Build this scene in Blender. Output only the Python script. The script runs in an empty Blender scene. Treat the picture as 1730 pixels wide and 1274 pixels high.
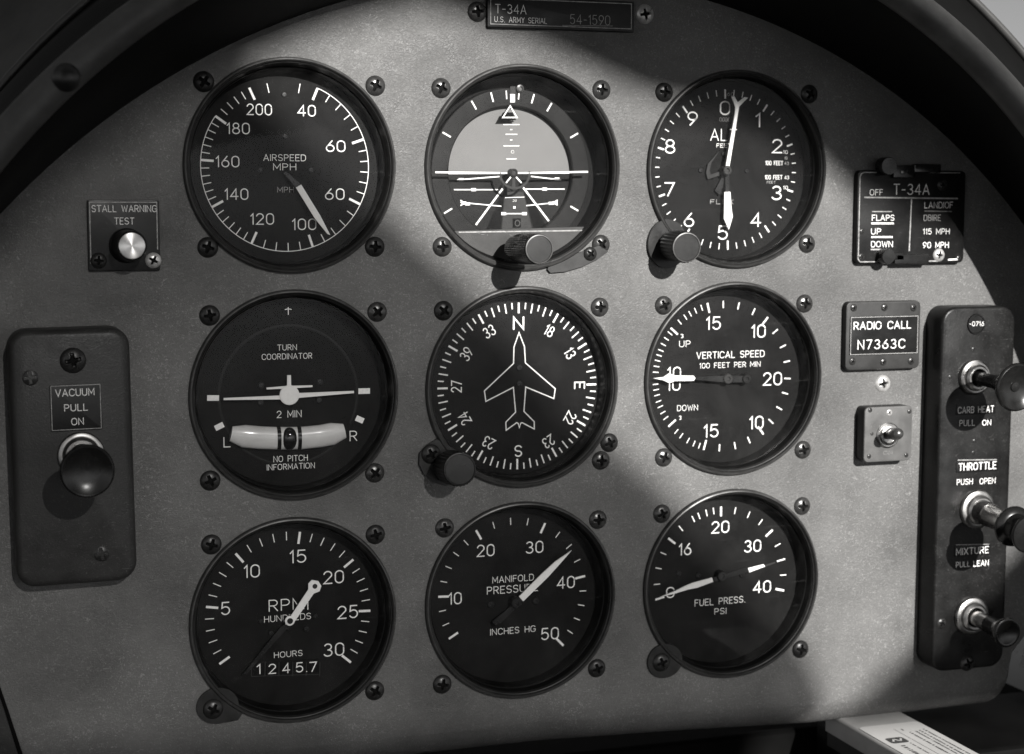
import bpy, math, random
from mathutils import Vector, Matrix
from mathutils.geometry import tessellate_polygon

random.seed(5)
scene = bpy.context.scene
PI = math.pi

# ------------------------------------------------------------------ camera
# Panel frame, millimetres: x to the right, y up, z out of the panel towards the pilot.
# World frame, metres: (x, -z, y) / 1000.
PW, PH = 1730.0, 1274.0
FPX = 2853.167
RM = ((0.9485174389, 0.0010420210, 0.3167231951),
      (0.0317041897, 0.9946596151, -0.0982196239),
      (-0.3151341182, 0.1032044784, 0.9434189543))
CAM = (-221.85167, 75.36803, 649.97622)


def W(p):
    return Vector((p[0] * .001, -p[2] * .001, p[1] * .001))


def U(px, py, z=0.0):
    """point of the plane z (panel frame, mm) seen at photo pixel px, py"""
    a, b, c = (px - PW / 2) / FPX, -(py - PH / 2) / FPX, -1.0
    d = [a * RM[0][i] + b * RM[1][i] + c * RM[2][i] for i in range(3)]
    t = (z - CAM[2]) / d[2]
    return (CAM[0] + t * d[0], CAM[1] + t * d[1], z)


cam_d = bpy.data.cameras.new('camera')
cam = bpy.data.objects.new('camera', cam_d)
scene.collection.objects.link(cam)
cam_d.sensor_width = 36.0
cam_d.lens = FPX / PW * 36.0
cam_d.clip_start = 0.02
cam_d.clip_end = 2000
rows = [W(r) * 1000 for r in RM]          # camera axes in world
m = Matrix(((rows[0][0], rows[1][0], rows[2][0]), (rows[0][1], rows[1][1], rows[2][1]), (rows[0][2], rows[1][2], rows[2][2])))
cam.matrix_world = Matrix.Translation(W(CAM)) @ m.to_4x4()
cam_d.dof.use_dof = True
cam_d.dof.focus_distance = 0.668
cam_d.dof.aperture_fstop = 13.0
scene.camera = cam

# ------------------------------------------------------------------ sky, sun, exposure
SUN = Vector((0.115, 0.365, 0.924)).normalized()       # panel frame, towards the sun
sd = Vector((SUN[0], -SUN[2], SUN[1]))
world = bpy.data.worlds.new('World')
scene.world = world
world.use_nodes = True
nt = world.node_tree
nt.nodes.clear()
sky = nt.nodes.new('ShaderNodeTexSky')
sky.sky_type = 'NISHITA'
sky.sun_disc = False
sky.sun_elevation = math.asin(sd.z)
sky.sun_rotation = math.atan2(sd.x, sd.y)
sky.dust_density = 0.1
bw = nt.nodes.new('ShaderNodeRGBToBW')
bg = nt.nodes.new('ShaderNodeBackground')
bg.inputs['Strength'].default_value = 0.062
wo = nt.nodes.new('ShaderNodeOutputWorld')
nt.links.new(sky.outputs[0], bw.inputs[0])
nt.links.new(bw.outputs[0], bg.inputs[0])
nt.links.new(bg.outputs[0], wo.inputs[0])

sun_d = bpy.data.lights.new('sun', 'SUN')
sun_d.energy = 5.0
sun_d.angle = math.radians(0.6)
sun_d.color = (1.0, 0.985, 0.96)
sun_o = bpy.data.objects.new('sun', sun_d)
sun_o.rotation_euler = sd.to_track_quat('Z', 'Y').to_euler()
scene.collection.objects.link(sun_o)

vs = scene.view_settings
vs.view_transform = 'Standard'
vs.look = 'None'
vs.exposure = .88
vs.gamma = 1.0
vs.use_curve_mapping = False

# ------------------------------------------------------------------ materials


def mat(name, col, rough=.5, metal=0.0, spec=.5, bump=0.0, bscale=900, mott=0.0, mscale=40, coat=0.0, rvar=0.0, wear=0.0, wscale=300):
    m_ = bpy.data.materials.new(name)
    m_.use_nodes = True
    t = m_.node_tree
    N, L = t.nodes, t.links
    b = N['Principled BSDF']
    c = (col, col * .985, col * .965) if not isinstance(col, tuple) else col
    b.inputs['Base Color'].default_value = (*c, 1)
    b.inputs['Roughness'].default_value = rough
    b.inputs['Metallic'].default_value = metal
    b.inputs['Specular IOR Level'].default_value = spec
    if coat:
        b.inputs['Coat Weight'].default_value = coat
        b.inputs['Coat Roughness'].default_value = .12
    tc = N.new('ShaderNodeTexCoord')
    if mott or wear:
        base = None
        n1 = N.new('ShaderNodeTexNoise')
        n1.inputs['Scale'].default_value = mscale
        n1.inputs['Detail'].default_value = 6
        n1.inputs['Roughness'].default_value = .62
        L.new(tc.outputs['Object'], n1.inputs['Vector'])
        r1 = N.new('ShaderNodeMapRange')
        r1.inputs['From Min'].default_value = .3
        r1.inputs['From Max'].default_value = .7
        r1.inputs['To Min'].default_value = 1 - mott
        r1.inputs['To Max'].default_value = 1 + mott
        L.new(n1.outputs['Fac'], r1.inputs['Value'])
        mx = N.new('ShaderNodeMix')
        mx.data_type = 'RGBA'
        mx.blend_type = 'MULTIPLY'
        mx.inputs[0].default_value = 1.0
        mx.inputs[6].default_value = (*c, 1)
        L.new(r1.outputs[0], mx.inputs[7])
        out = mx.outputs[2]
        if wear:
            n2 = N.new('ShaderNodeTexNoise')
            n2.inputs['Scale'].default_value = wscale
            n2.inputs['Detail'].default_value = 4
            n2.inputs['Roughness'].default_value = .7
            n2.inputs['Distortion'].default_value = 1.2
            L.new(tc.outputs['Object'], n2.inputs['Vector'])
            r2 = N.new('ShaderNodeMapRange')
            r2.inputs['From Min'].default_value = .66
            r2.inputs['From Max'].default_value = .78
            r2.inputs['To Min'].default_value = 0
            r2.inputs['To Max'].default_value = wear
            L.new(n2.outputs['Fac'], r2.inputs['Value'])
            mw = N.new('ShaderNodeMix')
            mw.data_type = 'RGBA'
            L.new(r2.outputs[0], mw.inputs[0])
            L.new(out, mw.inputs[6])
            mw.inputs[7].default_value = (.42, .41, .40, 1)
            out = mw.outputs[2]
        L.new(out, b.inputs['Base Color'])
    if rvar:
        n3 = N.new('ShaderNodeTexNoise')
        n3.inputs['Scale'].default_value = 120
        n3.inputs['Detail'].default_value = 5
        L.new(tc.outputs['Object'], n3.inputs['Vector'])
        r3 = N.new('ShaderNodeMapRange')
        r3.inputs['From Min'].default_value = .3
        r3.inputs['From Max'].default_value = .7
        r3.inputs['To Min'].default_value = max(.02, rough - rvar)
        r3.inputs['To Max'].default_value = min(1, rough + rvar)
        L.new(n3.outputs['Fac'], r3.inputs['Value'])
        L.new(r3.outputs[0], b.inputs['Roughness'])
    if bump:
        n4 = N.new('ShaderNodeTexNoise')
        n4.inputs['Scale'].default_value = bscale
        n4.inputs['Detail'].default_value = 3
        n4.inputs['Distortion'].default_value = 1.4
        L.new(tc.outputs['Object'], n4.inputs['Vector'])
        bp = N.new('ShaderNodeBump')
        bp.inputs['Strength'].default_value = bump
        bp.inputs['Distance'].default_value = .0003
        L.new(n4.outputs['Fac'], bp.inputs['Height'])
        L.new(bp.outputs[0], b.inputs['Normal'])
    return m_


M = {}
M['panel'] = mat('crinkle_grey_paint', .100, .48, 0, .24, bump=1.0, bscale=860, mott=.36, mscale=17, rvar=.12)


def scuffed(m_, lo=.56, hi=.74, amt=.5, col=.30, fine=1500):
    """pale rubbed flecks and scuffs that gather in patches"""
    t = m_.node_tree
    N, L = t.nodes, t.links
    b = N['Principled BSDF']
    src = b.inputs['Base Color'].links[0].from_socket
    tc = N.new('ShaderNodeTexCoord')
    big = N.new('ShaderNodeTexNoise')
    big.inputs['Scale'].default_value = 16
    big.inputs['Detail'].default_value = 5
    big.inputs['Roughness'].default_value = .65
    L.new(tc.outputs['Object'], big.inputs['Vector'])
    rb = N.new('ShaderNodeMapRange')
    rb.inputs['From Min'].default_value = .42
    rb.inputs['From Max'].default_value = .68
    rb.inputs['To Min'].default_value = .25
    L.new(big.outputs['Fac'], rb.inputs['Value'])
    last = None
    for sc, strx, l_, h_, k in ((fine, 1, lo, hi, 1.0), (230, 9, .66, .74, .8)):
        mp = N.new('ShaderNodeMapping')
        mp.inputs['Scale'].default_value = (1, strx, 1)
        mp.inputs['Rotation'].default_value = (0, 0, .6)
        L.new(tc.outputs['Object'], mp.inputs['Vector'])
        n = N.new('ShaderNodeTexNoise')
        n.inputs['Scale'].default_value = sc
        n.inputs['Detail'].default_value = 3
        n.inputs['Distortion'].default_value = 2.0 if strx == 1 else .4
        L.new(mp.outputs[0], n.inputs['Vector'])
        r = N.new('ShaderNodeMapRange')
        r.inputs['From Min'].default_value = l_
        r.inputs['From Max'].default_value = h_
        r.inputs['To Max'].default_value = amt * k
        L.new(n.outputs['Fac'], r.inputs['Value'])
        mu = N.new('ShaderNodeMath')
        mu.operation = 'MULTIPLY'
        L.new(r.outputs[0], mu.inputs[0])
        L.new(rb.outputs[0], mu.inputs[1])
        mx = N.new('ShaderNodeMix')
        mx.data_type = 'RGBA'
        L.new(mu.outputs[0], mx.inputs[0])
        L.new(src, mx.inputs[6])
        mx.inputs[7].default_value = (col, col * .99, col * .97, 1)
        src = mx.outputs[2]
    L.new(src, b.inputs['Base Color'])



M['bezel'] = mat('black_satin_bezel', .017, .36, 0, .3, bump=.06, bscale=1500, mott=.35, mscale=200, rvar=.1, wear=.12, wscale=500)
M['bezel_rim'] = mat('rubbed_bezel_rim', .05, .35, .3, .45, bump=.05, mott=.5, mscale=160, rvar=.1)  # lighter ring: rim highlight painted into the bezel colour
M['bezel_grey'] = mat('worn_grey_bezel', .030, .36, 0, .3, bump=.06, bscale=1500, mott=.25, mscale=200, rvar=.1, wear=.14, wscale=500)
M['dial'] = mat('matte_black_dial', .0075, .62, 0, .06, bump=.04, bscale=1200, mott=.3, mscale=120, rvar=.1)
M['ink'] = mat('white_dial_ink', .82, .6, 0, .12, mott=.10, mscale=900)
M['ink_dim'] = mat('faded_ink', .36, .6, 0, .15, mott=.35, mscale=900)
M['ink_faint'] = mat('rubbed_ink', .19, .6, 0, .15, mott=.5, mscale=900)
M['needle'] = mat('white_needle', .78, .5, 0, .2, mott=.05, mscale=600)
M['black_metal'] = mat('black_metal', .008, .32, 0, .3, bump=.05, mott=.3, mscale=300, rvar=.1)
M['screw_dark'] = mat('blackened_steel', .022, .36, .35, .5, bump=.1, bscale=1800, mott=.3, mscale=500, rvar=.1, wear=.35, wscale=900)
M['screw_grey'] = mat('worn_steel', .062, .30, .6, .5, bump=.1, bscale=1800, mott=.3, mscale=500, rvar=.1, wear=.35, wscale=900)
M['screw_bright'] = mat('plated_steel', .52, .34, .5, .5, bump=.1, bscale=1800, mott=.25, mscale=500, rvar=.1)
M['recess'] = mat('grimy_recess', .004, .8, 0, .1)  # in screw slots this black paints in the recess shade
M['box'] = mat('dark_box_paint', .024, .42, 0, .22, bump=.3, bscale=900, mott=.25, mscale=60, rvar=.1, wear=.1, wscale=350)
M['box_dark'] = mat('black_box_paint', .0085, .36, 0, .22, bump=.2, bscale=900, mott=.3, mscale=60, rvar=.1, wear=.08, wscale=350)
M['plate'] = mat('black_placard', .006, .36, 0, .22, bump=.06, mott=.35, mscale=150, rvar=.1, wear=.05, wscale=500)
M['plate_grey'] = mat('grey_placard', .028, .42, 0, .3, bump=.1, mott=.25, mscale=150, rvar=.1, wear=.2, wscale=500)
M['switch_grey'] = mat('grey_switch_plate', .092, .42, .1, .35, bump=.15, mott=.2, mscale=120, rvar=.1, wear=.25, wscale=600)
M['edge'] = mat('worn_edge_line', .30, .5, 0, .3, mott=.5, mscale=500)
M['chrome'] = mat('worn_nickel', .34, .36, 1.0, .5, bump=.08, bscale=1500, mott=.3, mscale=260, rvar=.12)
M['spun'] = mat('spun_aluminium', .55, .36, 1.0, .5, mott=.05)
_n = M['spun'].node_tree
_p = _n.nodes['Principled BSDF']
_p.inputs['Anisotropic'].default_value = .9
_p.inputs['Anisotropic Rotation'].default_value = .25
_t = _n.nodes.new('ShaderNodeTangent')
_t.direction_type = 'RADIAL'
_t.axis = 'Z'
_n.links.new(_t.outputs[0], _p.inputs['Tangent'])
M['knob'] = mat('black_bakelite', .009, .24, 0, .36, bump=.04, bscale=1500, mott=.3, mscale=300, rvar=.08, wear=.06, wscale=700)
M['shaft'] = mat('polished_shaft', .66, .22, 1.0, .5, bump=.04, mott=.12, mscale=300, rvar=.06)
M['knob_matte'] = mat('matte_black_knob', .009, .42, 0, .25, bump=.25, bscale=1600, mott=.3, mscale=300, rvar=.1, wear=.1, wscale=700)
M['cap_worn'] = mat('worn_knob_cap', .014, .42, 0, .25, bump=.2, bscale=1500, mott=.3, mscale=400, rvar=.1, wear=.12, wscale=700)
M['rim'] = mat('knob_rim', .07, .4, .2, .4, mott=.5, mscale=500)
M['coaming'] = mat('black_vinyl', .005, .40, 0, .3, bump=.12, bscale=500, mott=.3, mscale=80, rvar=.08)
M['edge_metal'] = mat('coaming_edge_metal', .07, .4, .3, .4, bump=.05, mott=.2)
M['wall_vinyl'] = mat('matte_black_vinyl', .003, .6, 0, .12, bump=.12, bscale=500, mott=.2, mscale=80)
M['lip'] = mat('worn_black_vinyl', .065, .5, 0, .4, bump=.25, bscale=420, mott=.3, mscale=70, rvar=.08, wear=.1, wscale=300)
M['skin'] = mat('grey_outer_skin', .085, .6, 0, .15, bump=.1, mott=.2, mscale=60)
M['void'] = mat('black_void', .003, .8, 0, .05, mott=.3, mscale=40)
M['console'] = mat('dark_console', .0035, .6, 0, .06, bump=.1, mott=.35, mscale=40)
M['horizon_sky'] = mat('horizon_upper_grey', .155, .55, 0, .1, mott=.06, mscale=60)
M['horizon_ground'] = mat('horizon_lower_dark', .011, .55, 0, .08, mott=.25, mscale=80)
M['roll_ring'] = mat('roll_ring_grey', .013, .5, 0, .08, mott=.25, mscale=150, wear=.05)
M['lane'] = mat('runway_lane_grey', .026, .5, 0, .15, mott=.2, mscale=150)
M['mask_grey'] = mat('mask_plate_grey', .052, .5, 0, .15, bump=.2, mott=.18, mscale=150, wear=.12)
M['tube_white'] = mat('white_liquid_tube', .55, .35, 0, .3, mott=.1, mscale=120, coat=.5)
M['ball'] = mat('black_ball', .006, .08, 0, .6)
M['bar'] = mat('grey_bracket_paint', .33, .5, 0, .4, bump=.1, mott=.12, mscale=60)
M['bar_side'] = mat('dark_bracket_side', .02, .5, 0, .3, mott=.12, mscale=60)  # dark colour paints in the shade on the bar's lower side
M['sticker'] = mat('white_sticker', .52, .5, 0, .3, mott=.04)
M['print'] = mat('black_print', .06, .6, 0, .2, mott=.4, mscale=900)
M['canopy_frame'] = mat('canopy_frame_black', .01, .6, 0, .2, mott=.1)  # for the added, unseen sun blockers


M['ring_dark'] = mat('dial_step', .011, .5, 0, .12)
M['wall_black'] = mat('black_inner_wall', .004, .4, 0, .15)


def glass_mat():
    m_ = bpy.data.materials.new('dusty_cover_glass')
    m_.use_nodes = True
    t = m_.node_tree
    N, L = t.nodes, t.links
    N.clear()
    o = N.new('ShaderNodeOutputMaterial')
    tr = N.new('ShaderNodeBsdfTransparent')
    tr.inputs[0].default_value = (.96, .96, .96, 1)
    gl = N.new('ShaderNodeBsdfGlossy')
    gl.inputs['Roughness'].default_value = .035
    fr = N.new('ShaderNodeFresnel')
    fr.inputs['IOR'].default_value = 1.2
    mx = N.new('ShaderNodeMixShader')
    L.new(fr.outputs[0], mx.inputs[0])
    L.new(tr.outputs[0], mx.inputs[1])
    L.new(gl.outputs[0], mx.inputs[2])
    df = N.new('ShaderNodeBsdfDiffuse')
    df.inputs[0].default_value = (.6, .59, .58, 1)
    tc = N.new('ShaderNodeTexCoord')
    n = N.new('ShaderNodeTexNoise')
    n.inputs['Scale'].default_value = 18
    n.inputs['Detail'].default_value = 9
    n.inputs['Roughness'].default_value = .7
    n.inputs['Distortion'].default_value = 1.0
    L.new(tc.outputs['Object'], n.inputs['Vector'])
    r = N.new('ShaderNodeMapRange')
    r.inputs['From Min'].default_value = .42
    r.inputs['From Max'].default_value = .8
    r.inputs['To Min'].default_value = .0005
    r.inputs['To Max'].default_value = .024
    L.new(n.outputs['Fac'], r.inputs['Value'])
    m2 = N.new('ShaderNodeMixShader')
    mp = N.new('ShaderNodeMapping')          # wipe marks and fine scratches
    mp.inputs['Scale'].default_value = (20, 260, 20)
    mp.inputs['Rotation'].default_value = (0, 0, .55)
    L.new(tc.outputs['Object'], mp.inputs['Vector'])
    n2 = N.new('ShaderNodeTexNoise')
    n2.inputs['Scale'].default_value = 1.6
    n2.inputs['Detail'].default_value = 8
    n2.inputs['Roughness'].default_value = .75
    n2.inputs['Distortion'].default_value = .35
    L.new(mp.outputs[0], n2.inputs['Vector'])
    r2 = N.new('ShaderNodeMapRange')
    r2.inputs['From Min'].default_value = .58
    r2.inputs['From Max'].default_value = .85
    r2.inputs['To Max'].default_value = .045
    L.new(n2.outputs['Fac'], r2.inputs['Value'])
    sm = N.new('ShaderNodeMath')
    sm.operation = 'ADD'
    L.new(r.outputs[0], sm.inputs[0])
    L.new(r2.outputs[0], sm.inputs[1])
    L.new(sm.outputs[0], m2.inputs[0])
    L.new(mx.outputs[0], m2.inputs[1])
    L.new(df.outputs[0], m2.inputs[2])
    L.new(m2.outputs[0], o.inputs[0])
    return m_


scuffed(M['panel'], .55, .74, .85, .30, 800)
scuffed(M['box'], .6, .76, .5, .16, 900)
scuffed(M['box_dark'], .6, .76, .5, .14, 900)
scuffed(M['plate'], .62, .78, .4, .12, 900)
M['glass'] = glass_mat()


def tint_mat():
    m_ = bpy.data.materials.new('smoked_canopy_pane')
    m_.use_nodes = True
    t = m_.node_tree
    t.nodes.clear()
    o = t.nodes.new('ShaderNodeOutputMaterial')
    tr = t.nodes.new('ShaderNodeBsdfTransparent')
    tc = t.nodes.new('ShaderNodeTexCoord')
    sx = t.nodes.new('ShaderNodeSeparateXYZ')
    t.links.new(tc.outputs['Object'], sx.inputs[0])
    ad = t.nodes.new('ShaderNodeMath')           # added filter, denser to its upper left to darken that side
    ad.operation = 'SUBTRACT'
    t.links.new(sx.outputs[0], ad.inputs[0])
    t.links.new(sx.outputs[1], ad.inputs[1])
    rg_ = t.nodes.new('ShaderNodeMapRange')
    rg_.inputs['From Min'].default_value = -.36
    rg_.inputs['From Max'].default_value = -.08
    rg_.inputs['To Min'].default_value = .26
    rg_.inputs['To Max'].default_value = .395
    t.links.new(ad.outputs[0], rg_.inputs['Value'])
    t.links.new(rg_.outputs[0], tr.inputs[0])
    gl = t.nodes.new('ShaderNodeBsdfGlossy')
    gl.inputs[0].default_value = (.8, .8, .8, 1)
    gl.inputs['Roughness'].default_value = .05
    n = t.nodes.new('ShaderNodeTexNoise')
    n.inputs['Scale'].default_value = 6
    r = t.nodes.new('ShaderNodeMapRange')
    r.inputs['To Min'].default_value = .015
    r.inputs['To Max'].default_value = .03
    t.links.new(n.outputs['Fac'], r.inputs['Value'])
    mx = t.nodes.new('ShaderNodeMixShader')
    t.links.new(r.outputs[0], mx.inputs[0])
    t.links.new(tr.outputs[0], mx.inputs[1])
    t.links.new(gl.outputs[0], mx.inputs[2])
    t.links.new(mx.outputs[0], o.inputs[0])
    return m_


M['tint'] = tint_mat()

# ------------------------------------------------------------------ mesh helpers
COL = scene.collection


def rrect(w, h, r, n=6):
    """rounded rectangle about 0,0, counter-clockwise"""
    pts = []
    for cx, cy, a0 in ((w / 2 - r, h / 2 - r, 0), (-w / 2 + r, h / 2 - r, 90), (-w / 2 + r, -h / 2 + r, 180), (w / 2 - r, -h / 2 + r, 270)):
        for k in range(n + 1):
            a = math.radians(a0 + 90 * k / n)
            pts.append((cx + r * math.cos(a), cy + r * math.sin(a)))
    return pts


class MB:
    """collects shapes in panel millimetres, builds ONE mesh object"""

    def __init__(self):
        self.v, self.f, self.mi, self.k = [], [], [], 0

    def add(self, vs, fs, mi=0):
        o = len(self.v)
        self.v += [tuple(p) for p in vs]
        for q in fs:
            self.f.append([o + i for i in q])
            self.mi.append(mi)

    def rings(self, rings, closed=True, cap0=False, cap1=False, mi=0, mis=None):
        n = len(rings[0])
        vs = [p for r in rings for p in r]
        for j in range(len(rings) - 1):
            fs = []
            for i in range(n if closed else n - 1):
                i2 = (i + 1) % n
                fs.append((j * n + i, j * n + i2, (j + 1) * n + i2, (j + 1) * n + i))
            if j == 0:
                self.add(vs, fs, mis[j] if mis else mi)
                o = len(self.v) - len(vs)
            else:
                for q in fs:
                    self.f.append([o + i for i in q])
                    self.mi.append(mis[j] if mis else mi)
        if cap0:
            self.f.append([o + i for i in reversed(range(n))])
            self.mi.append(mis[0] if mis else mi)
        if cap1:
            b = o + (len(rings) - 1) * n
            self.f.append([b + i for i in range(n)])
            self.mi.append(mis[-1] if mis else mi)
        return self

    def lathe(self, prof, c=(0, 0, 0), axis=(0, 0, 1), seg=64, mi=0, mis=None, flute=None, cap0=False, cap1=False):
        """prof: (radius, height along axis)"""
        ax = Vector(axis).normalized()
        u = ax.orthogonal().normalized() if abs(ax.z) < .999 else Vector((1, 0, 0))
        w = ax.cross(u)
        c = Vector(c)
        rs = []
        for r, h in prof:
            ring = []
            for i in range(seg):
                a = 2 * PI * i / seg
                rr = r
                if flute and r > flute[0]:
                    rr = r - flute[1] * (i % 2)
                ring.append(c + ax * h + (u * math.cos(a) + w * math.sin(a)) * rr)
            rs.append(ring)
        return self.rings(rs, True, cap0, cap1, mi, mis)

    def rbox(self, cx, cy, w, h, r, z0, z1, b=.6, rot=0.0, mi=0, side_mi=None):
        """rounded box standing on z0, softened front edge"""
        co, si = math.cos(rot), math.sin(rot)
        def ring(ins, z):
            rr = max(r - ins, .05)
            return [(cx + x * co - y * si, cy + x * si + y * co, z) for x, y in rrect(w - 2 * ins, h - 2 * ins, rr)]
        rs = [ring(0, z0), ring(0, z1 - b), ring(b * .12, z1 - b * .55), ring(b * .45, z1 - b * .14), ring(b, z1)]
        s = mi if side_mi is None else side_mi
        return self.rings(rs, True, False, True, mi, [s, s, mi, mi])

    def prism(self, pts, z0, z1, mi=0):
        """flat polygon (x, y) given thickness"""
        area = sum(pts[i][0] * pts[(i + 1) % len(pts)][1] - pts[(i + 1) % len(pts)][0] * pts[i][1] for i in range(len(pts)))
        if area < 0:
            pts = pts[::-1]
        n = len(pts)
        o = len(self.v)
        self.v += [(p[0], p[1], z0) for p in pts] + [(p[0], p[1], z1) for p in pts]
        for i in range(n):
            i2 = (i + 1) % n
            self.f.append([o + i, o + i2, o + n + i2, o + n + i])
            self.mi.append(mi)
        for tri in tessellate_polygon([[Vector((p[0], p[1], 0)) for p in pts]]):
            a, b, c = tri
            cr = (pts[b][0] - pts[a][0]) * (pts[c][1] - pts[a][1]) - (pts[c][0] - pts[a][0]) * (pts[b][1] - pts[a][1])
            if cr < 0:
                b, c = c, b
            self.f.append([o + n + a, o + n + b, o + n + c])
            self.mi.append(mi)
            self.f.append([o + c, o + b, o + a])
            self.mi.append(mi)
        return self

    def pprism(self, px, z0, z1, mi=0):
        return self.prism([U(x, y, z1)[:2] for x, y in px], z0, z1, mi)

    def ribbon(self, pts, w, z, closed=False, caps=True, mi=0):
        """painted line of width w on plane z"""
        P = []
        for p in pts:
            if not P or (p[0] - P[-1][0]) ** 2 + (p[1] - P[-1][1]) ** 2 > 1e-8:
                P.append((p[0], p[1]))
        if closed and (P[0][0] - P[-1][0]) ** 2 + (P[0][1] - P[-1][1]) ** 2 < 1e-8:
            P.pop()
        n = len(P)
        if n < 2:
            return self
        self.k += 1
        z = z + (self.k % 7) * .012
        L_, R_ = [], []
        for i in range(n):
            a = P[i - 1] if (i > 0 or closed) else None
            b = P[(i + 1) % n] if (i < n - 1 or closed) else None
            def nd(p, q):
                dx, dy = q[0] - p[0], q[1] - p[1]
                l = math.hypot(dx, dy) or 1
                return -dy / l, dx / l
            if a and b:
                n1, n2 = nd(a, P[i]), nd(P[i], b)
                mx, my = n1[0] + n2[0], n1[1] + n2[1]
                l = math.hypot(mx, my) or 1e-6
                mx, my = mx / l, my / l
                s = min(1 / max(mx * n1[0] + my * n1[1], .35), 2.2)
                nx, ny = mx * s, my * s
            elif b:
                nx, ny = nd(P[i], b)
            else:
                nx, ny = nd(a, P[i])
            L_.append((P[i][0] + nx * w / 2, P[i][1] + ny * w / 2, z))
            R_.append((P[i][0] - nx * w / 2, P[i][1] - ny * w / 2, z))
        fs = [(n + i, n + (i + 1) % n, (i + 1) % n, i) for i in range(n if closed else n - 1)]
        self.add(L_ + R_, fs, mi)
        if caps and not closed:
            for c, d in ((P[0], P[1]), (P[-1], P[-2])):
                a0 = math.atan2(d[1] - c[1], d[0] - c[0]) + PI / 2
                self.add([(c[0] + w / 2 * math.cos(a0 + PI * k / 6), c[1] + w / 2 * math.sin(a0 + PI * k / 6), z) for k in range(7)], [list(range(7))], mi)
        return self

    def pline(self, px, wpx, z, closed=False, caps=False, mi=0):
        """line through photo points on plane z; width in photo pixels"""
        q = [U(x, y, z) for x, y in px]
        s = math.dist(U(px[0][0], px[0][1] - 5, z), U(px[0][0], px[0][1] + 5, z)) / 10
        return self.ribbon(q, wpx * s, z, closed, caps, mi)

    def flat(self, pts, z, mi=0):
        o = len(self.v)
        self.v += [(p[0], p[1], z) for p in pts]
        for a, b, c in tessellate_polygon([[Vector((p[0], p[1], 0)) for p in pts]]):
            cr = (pts[b][0] - pts[a][0]) * (pts[c][1] - pts[a][1]) - (pts[c][0] - pts[a][0]) * (pts[b][1] - pts[a][1])
            if cr < 0:
                b, c = c, b
            self.f.append([o + a, o + b, o + c])
            self.mi.append(mi)
        return self

    def build(self, name, mats, parent=None, org=None, sharp=32):
        if not isinstance(mats, (list, tuple)):
            mats = [mats]
        o3 = Vector(org if org else (parent['_o'] if parent is not None else (0, 0, 0)))
        me = bpy.data.meshes.new(name)
        me.from_pydata([((p[0] - o3[0]) * .001, (p[1] - o3[1]) * .001, (p[2] - o3[2]) * .001) for p in self.v], [], self.f)
        for m_ in mats:
            me.materials.append(M[m_])
        me.polygons.foreach_set('material_index', self.mi)
        me.polygons.foreach_set('use_smooth', [True] * len(self.f))
        me.update()
        me.set_sharp_from_angle(angle=math.radians(sharp))
        ob = bpy.data.objects.new(name, me)
        COL.objects.link(ob)
        if parent is not None:
            ob.parent = parent
            ob['_o'] = tuple(o3)
        else:
            ob.rotation_euler = (PI / 2, 0, 0)
            ob.location = W(o3)
            ob['_o'] = tuple(o3)
        return ob


def tag(o, label, cat, group=None, kind=None):
    o['label'] = label
    o['category'] = cat
    if group:
        o['group'] = group
    if kind:
        o['kind'] = kind
    return o


def thing(name, org, label, cat, group=None):
    e = bpy.data.objects.new(name, None)
    e.empty_display_size = .01
    e.rotation_euler = (PI / 2, 0, 0)
    e.location = W(org)
    e['_o'] = tuple(org)
    COL.objects.link(e)
    return tag(e, label, cat, group)


# ------------------------------------------------------------------ engraver's stroke lettering


def arc(cx, cy, rx, ry, a0, a1, n=12):
    return [(cx + rx * math.cos(math.radians(a0 + (a1 - a0) * k / n)), cy + ry * math.sin(math.radians(a0 + (a1 - a0) * k / n))) for k in range(n + 1)]


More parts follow.
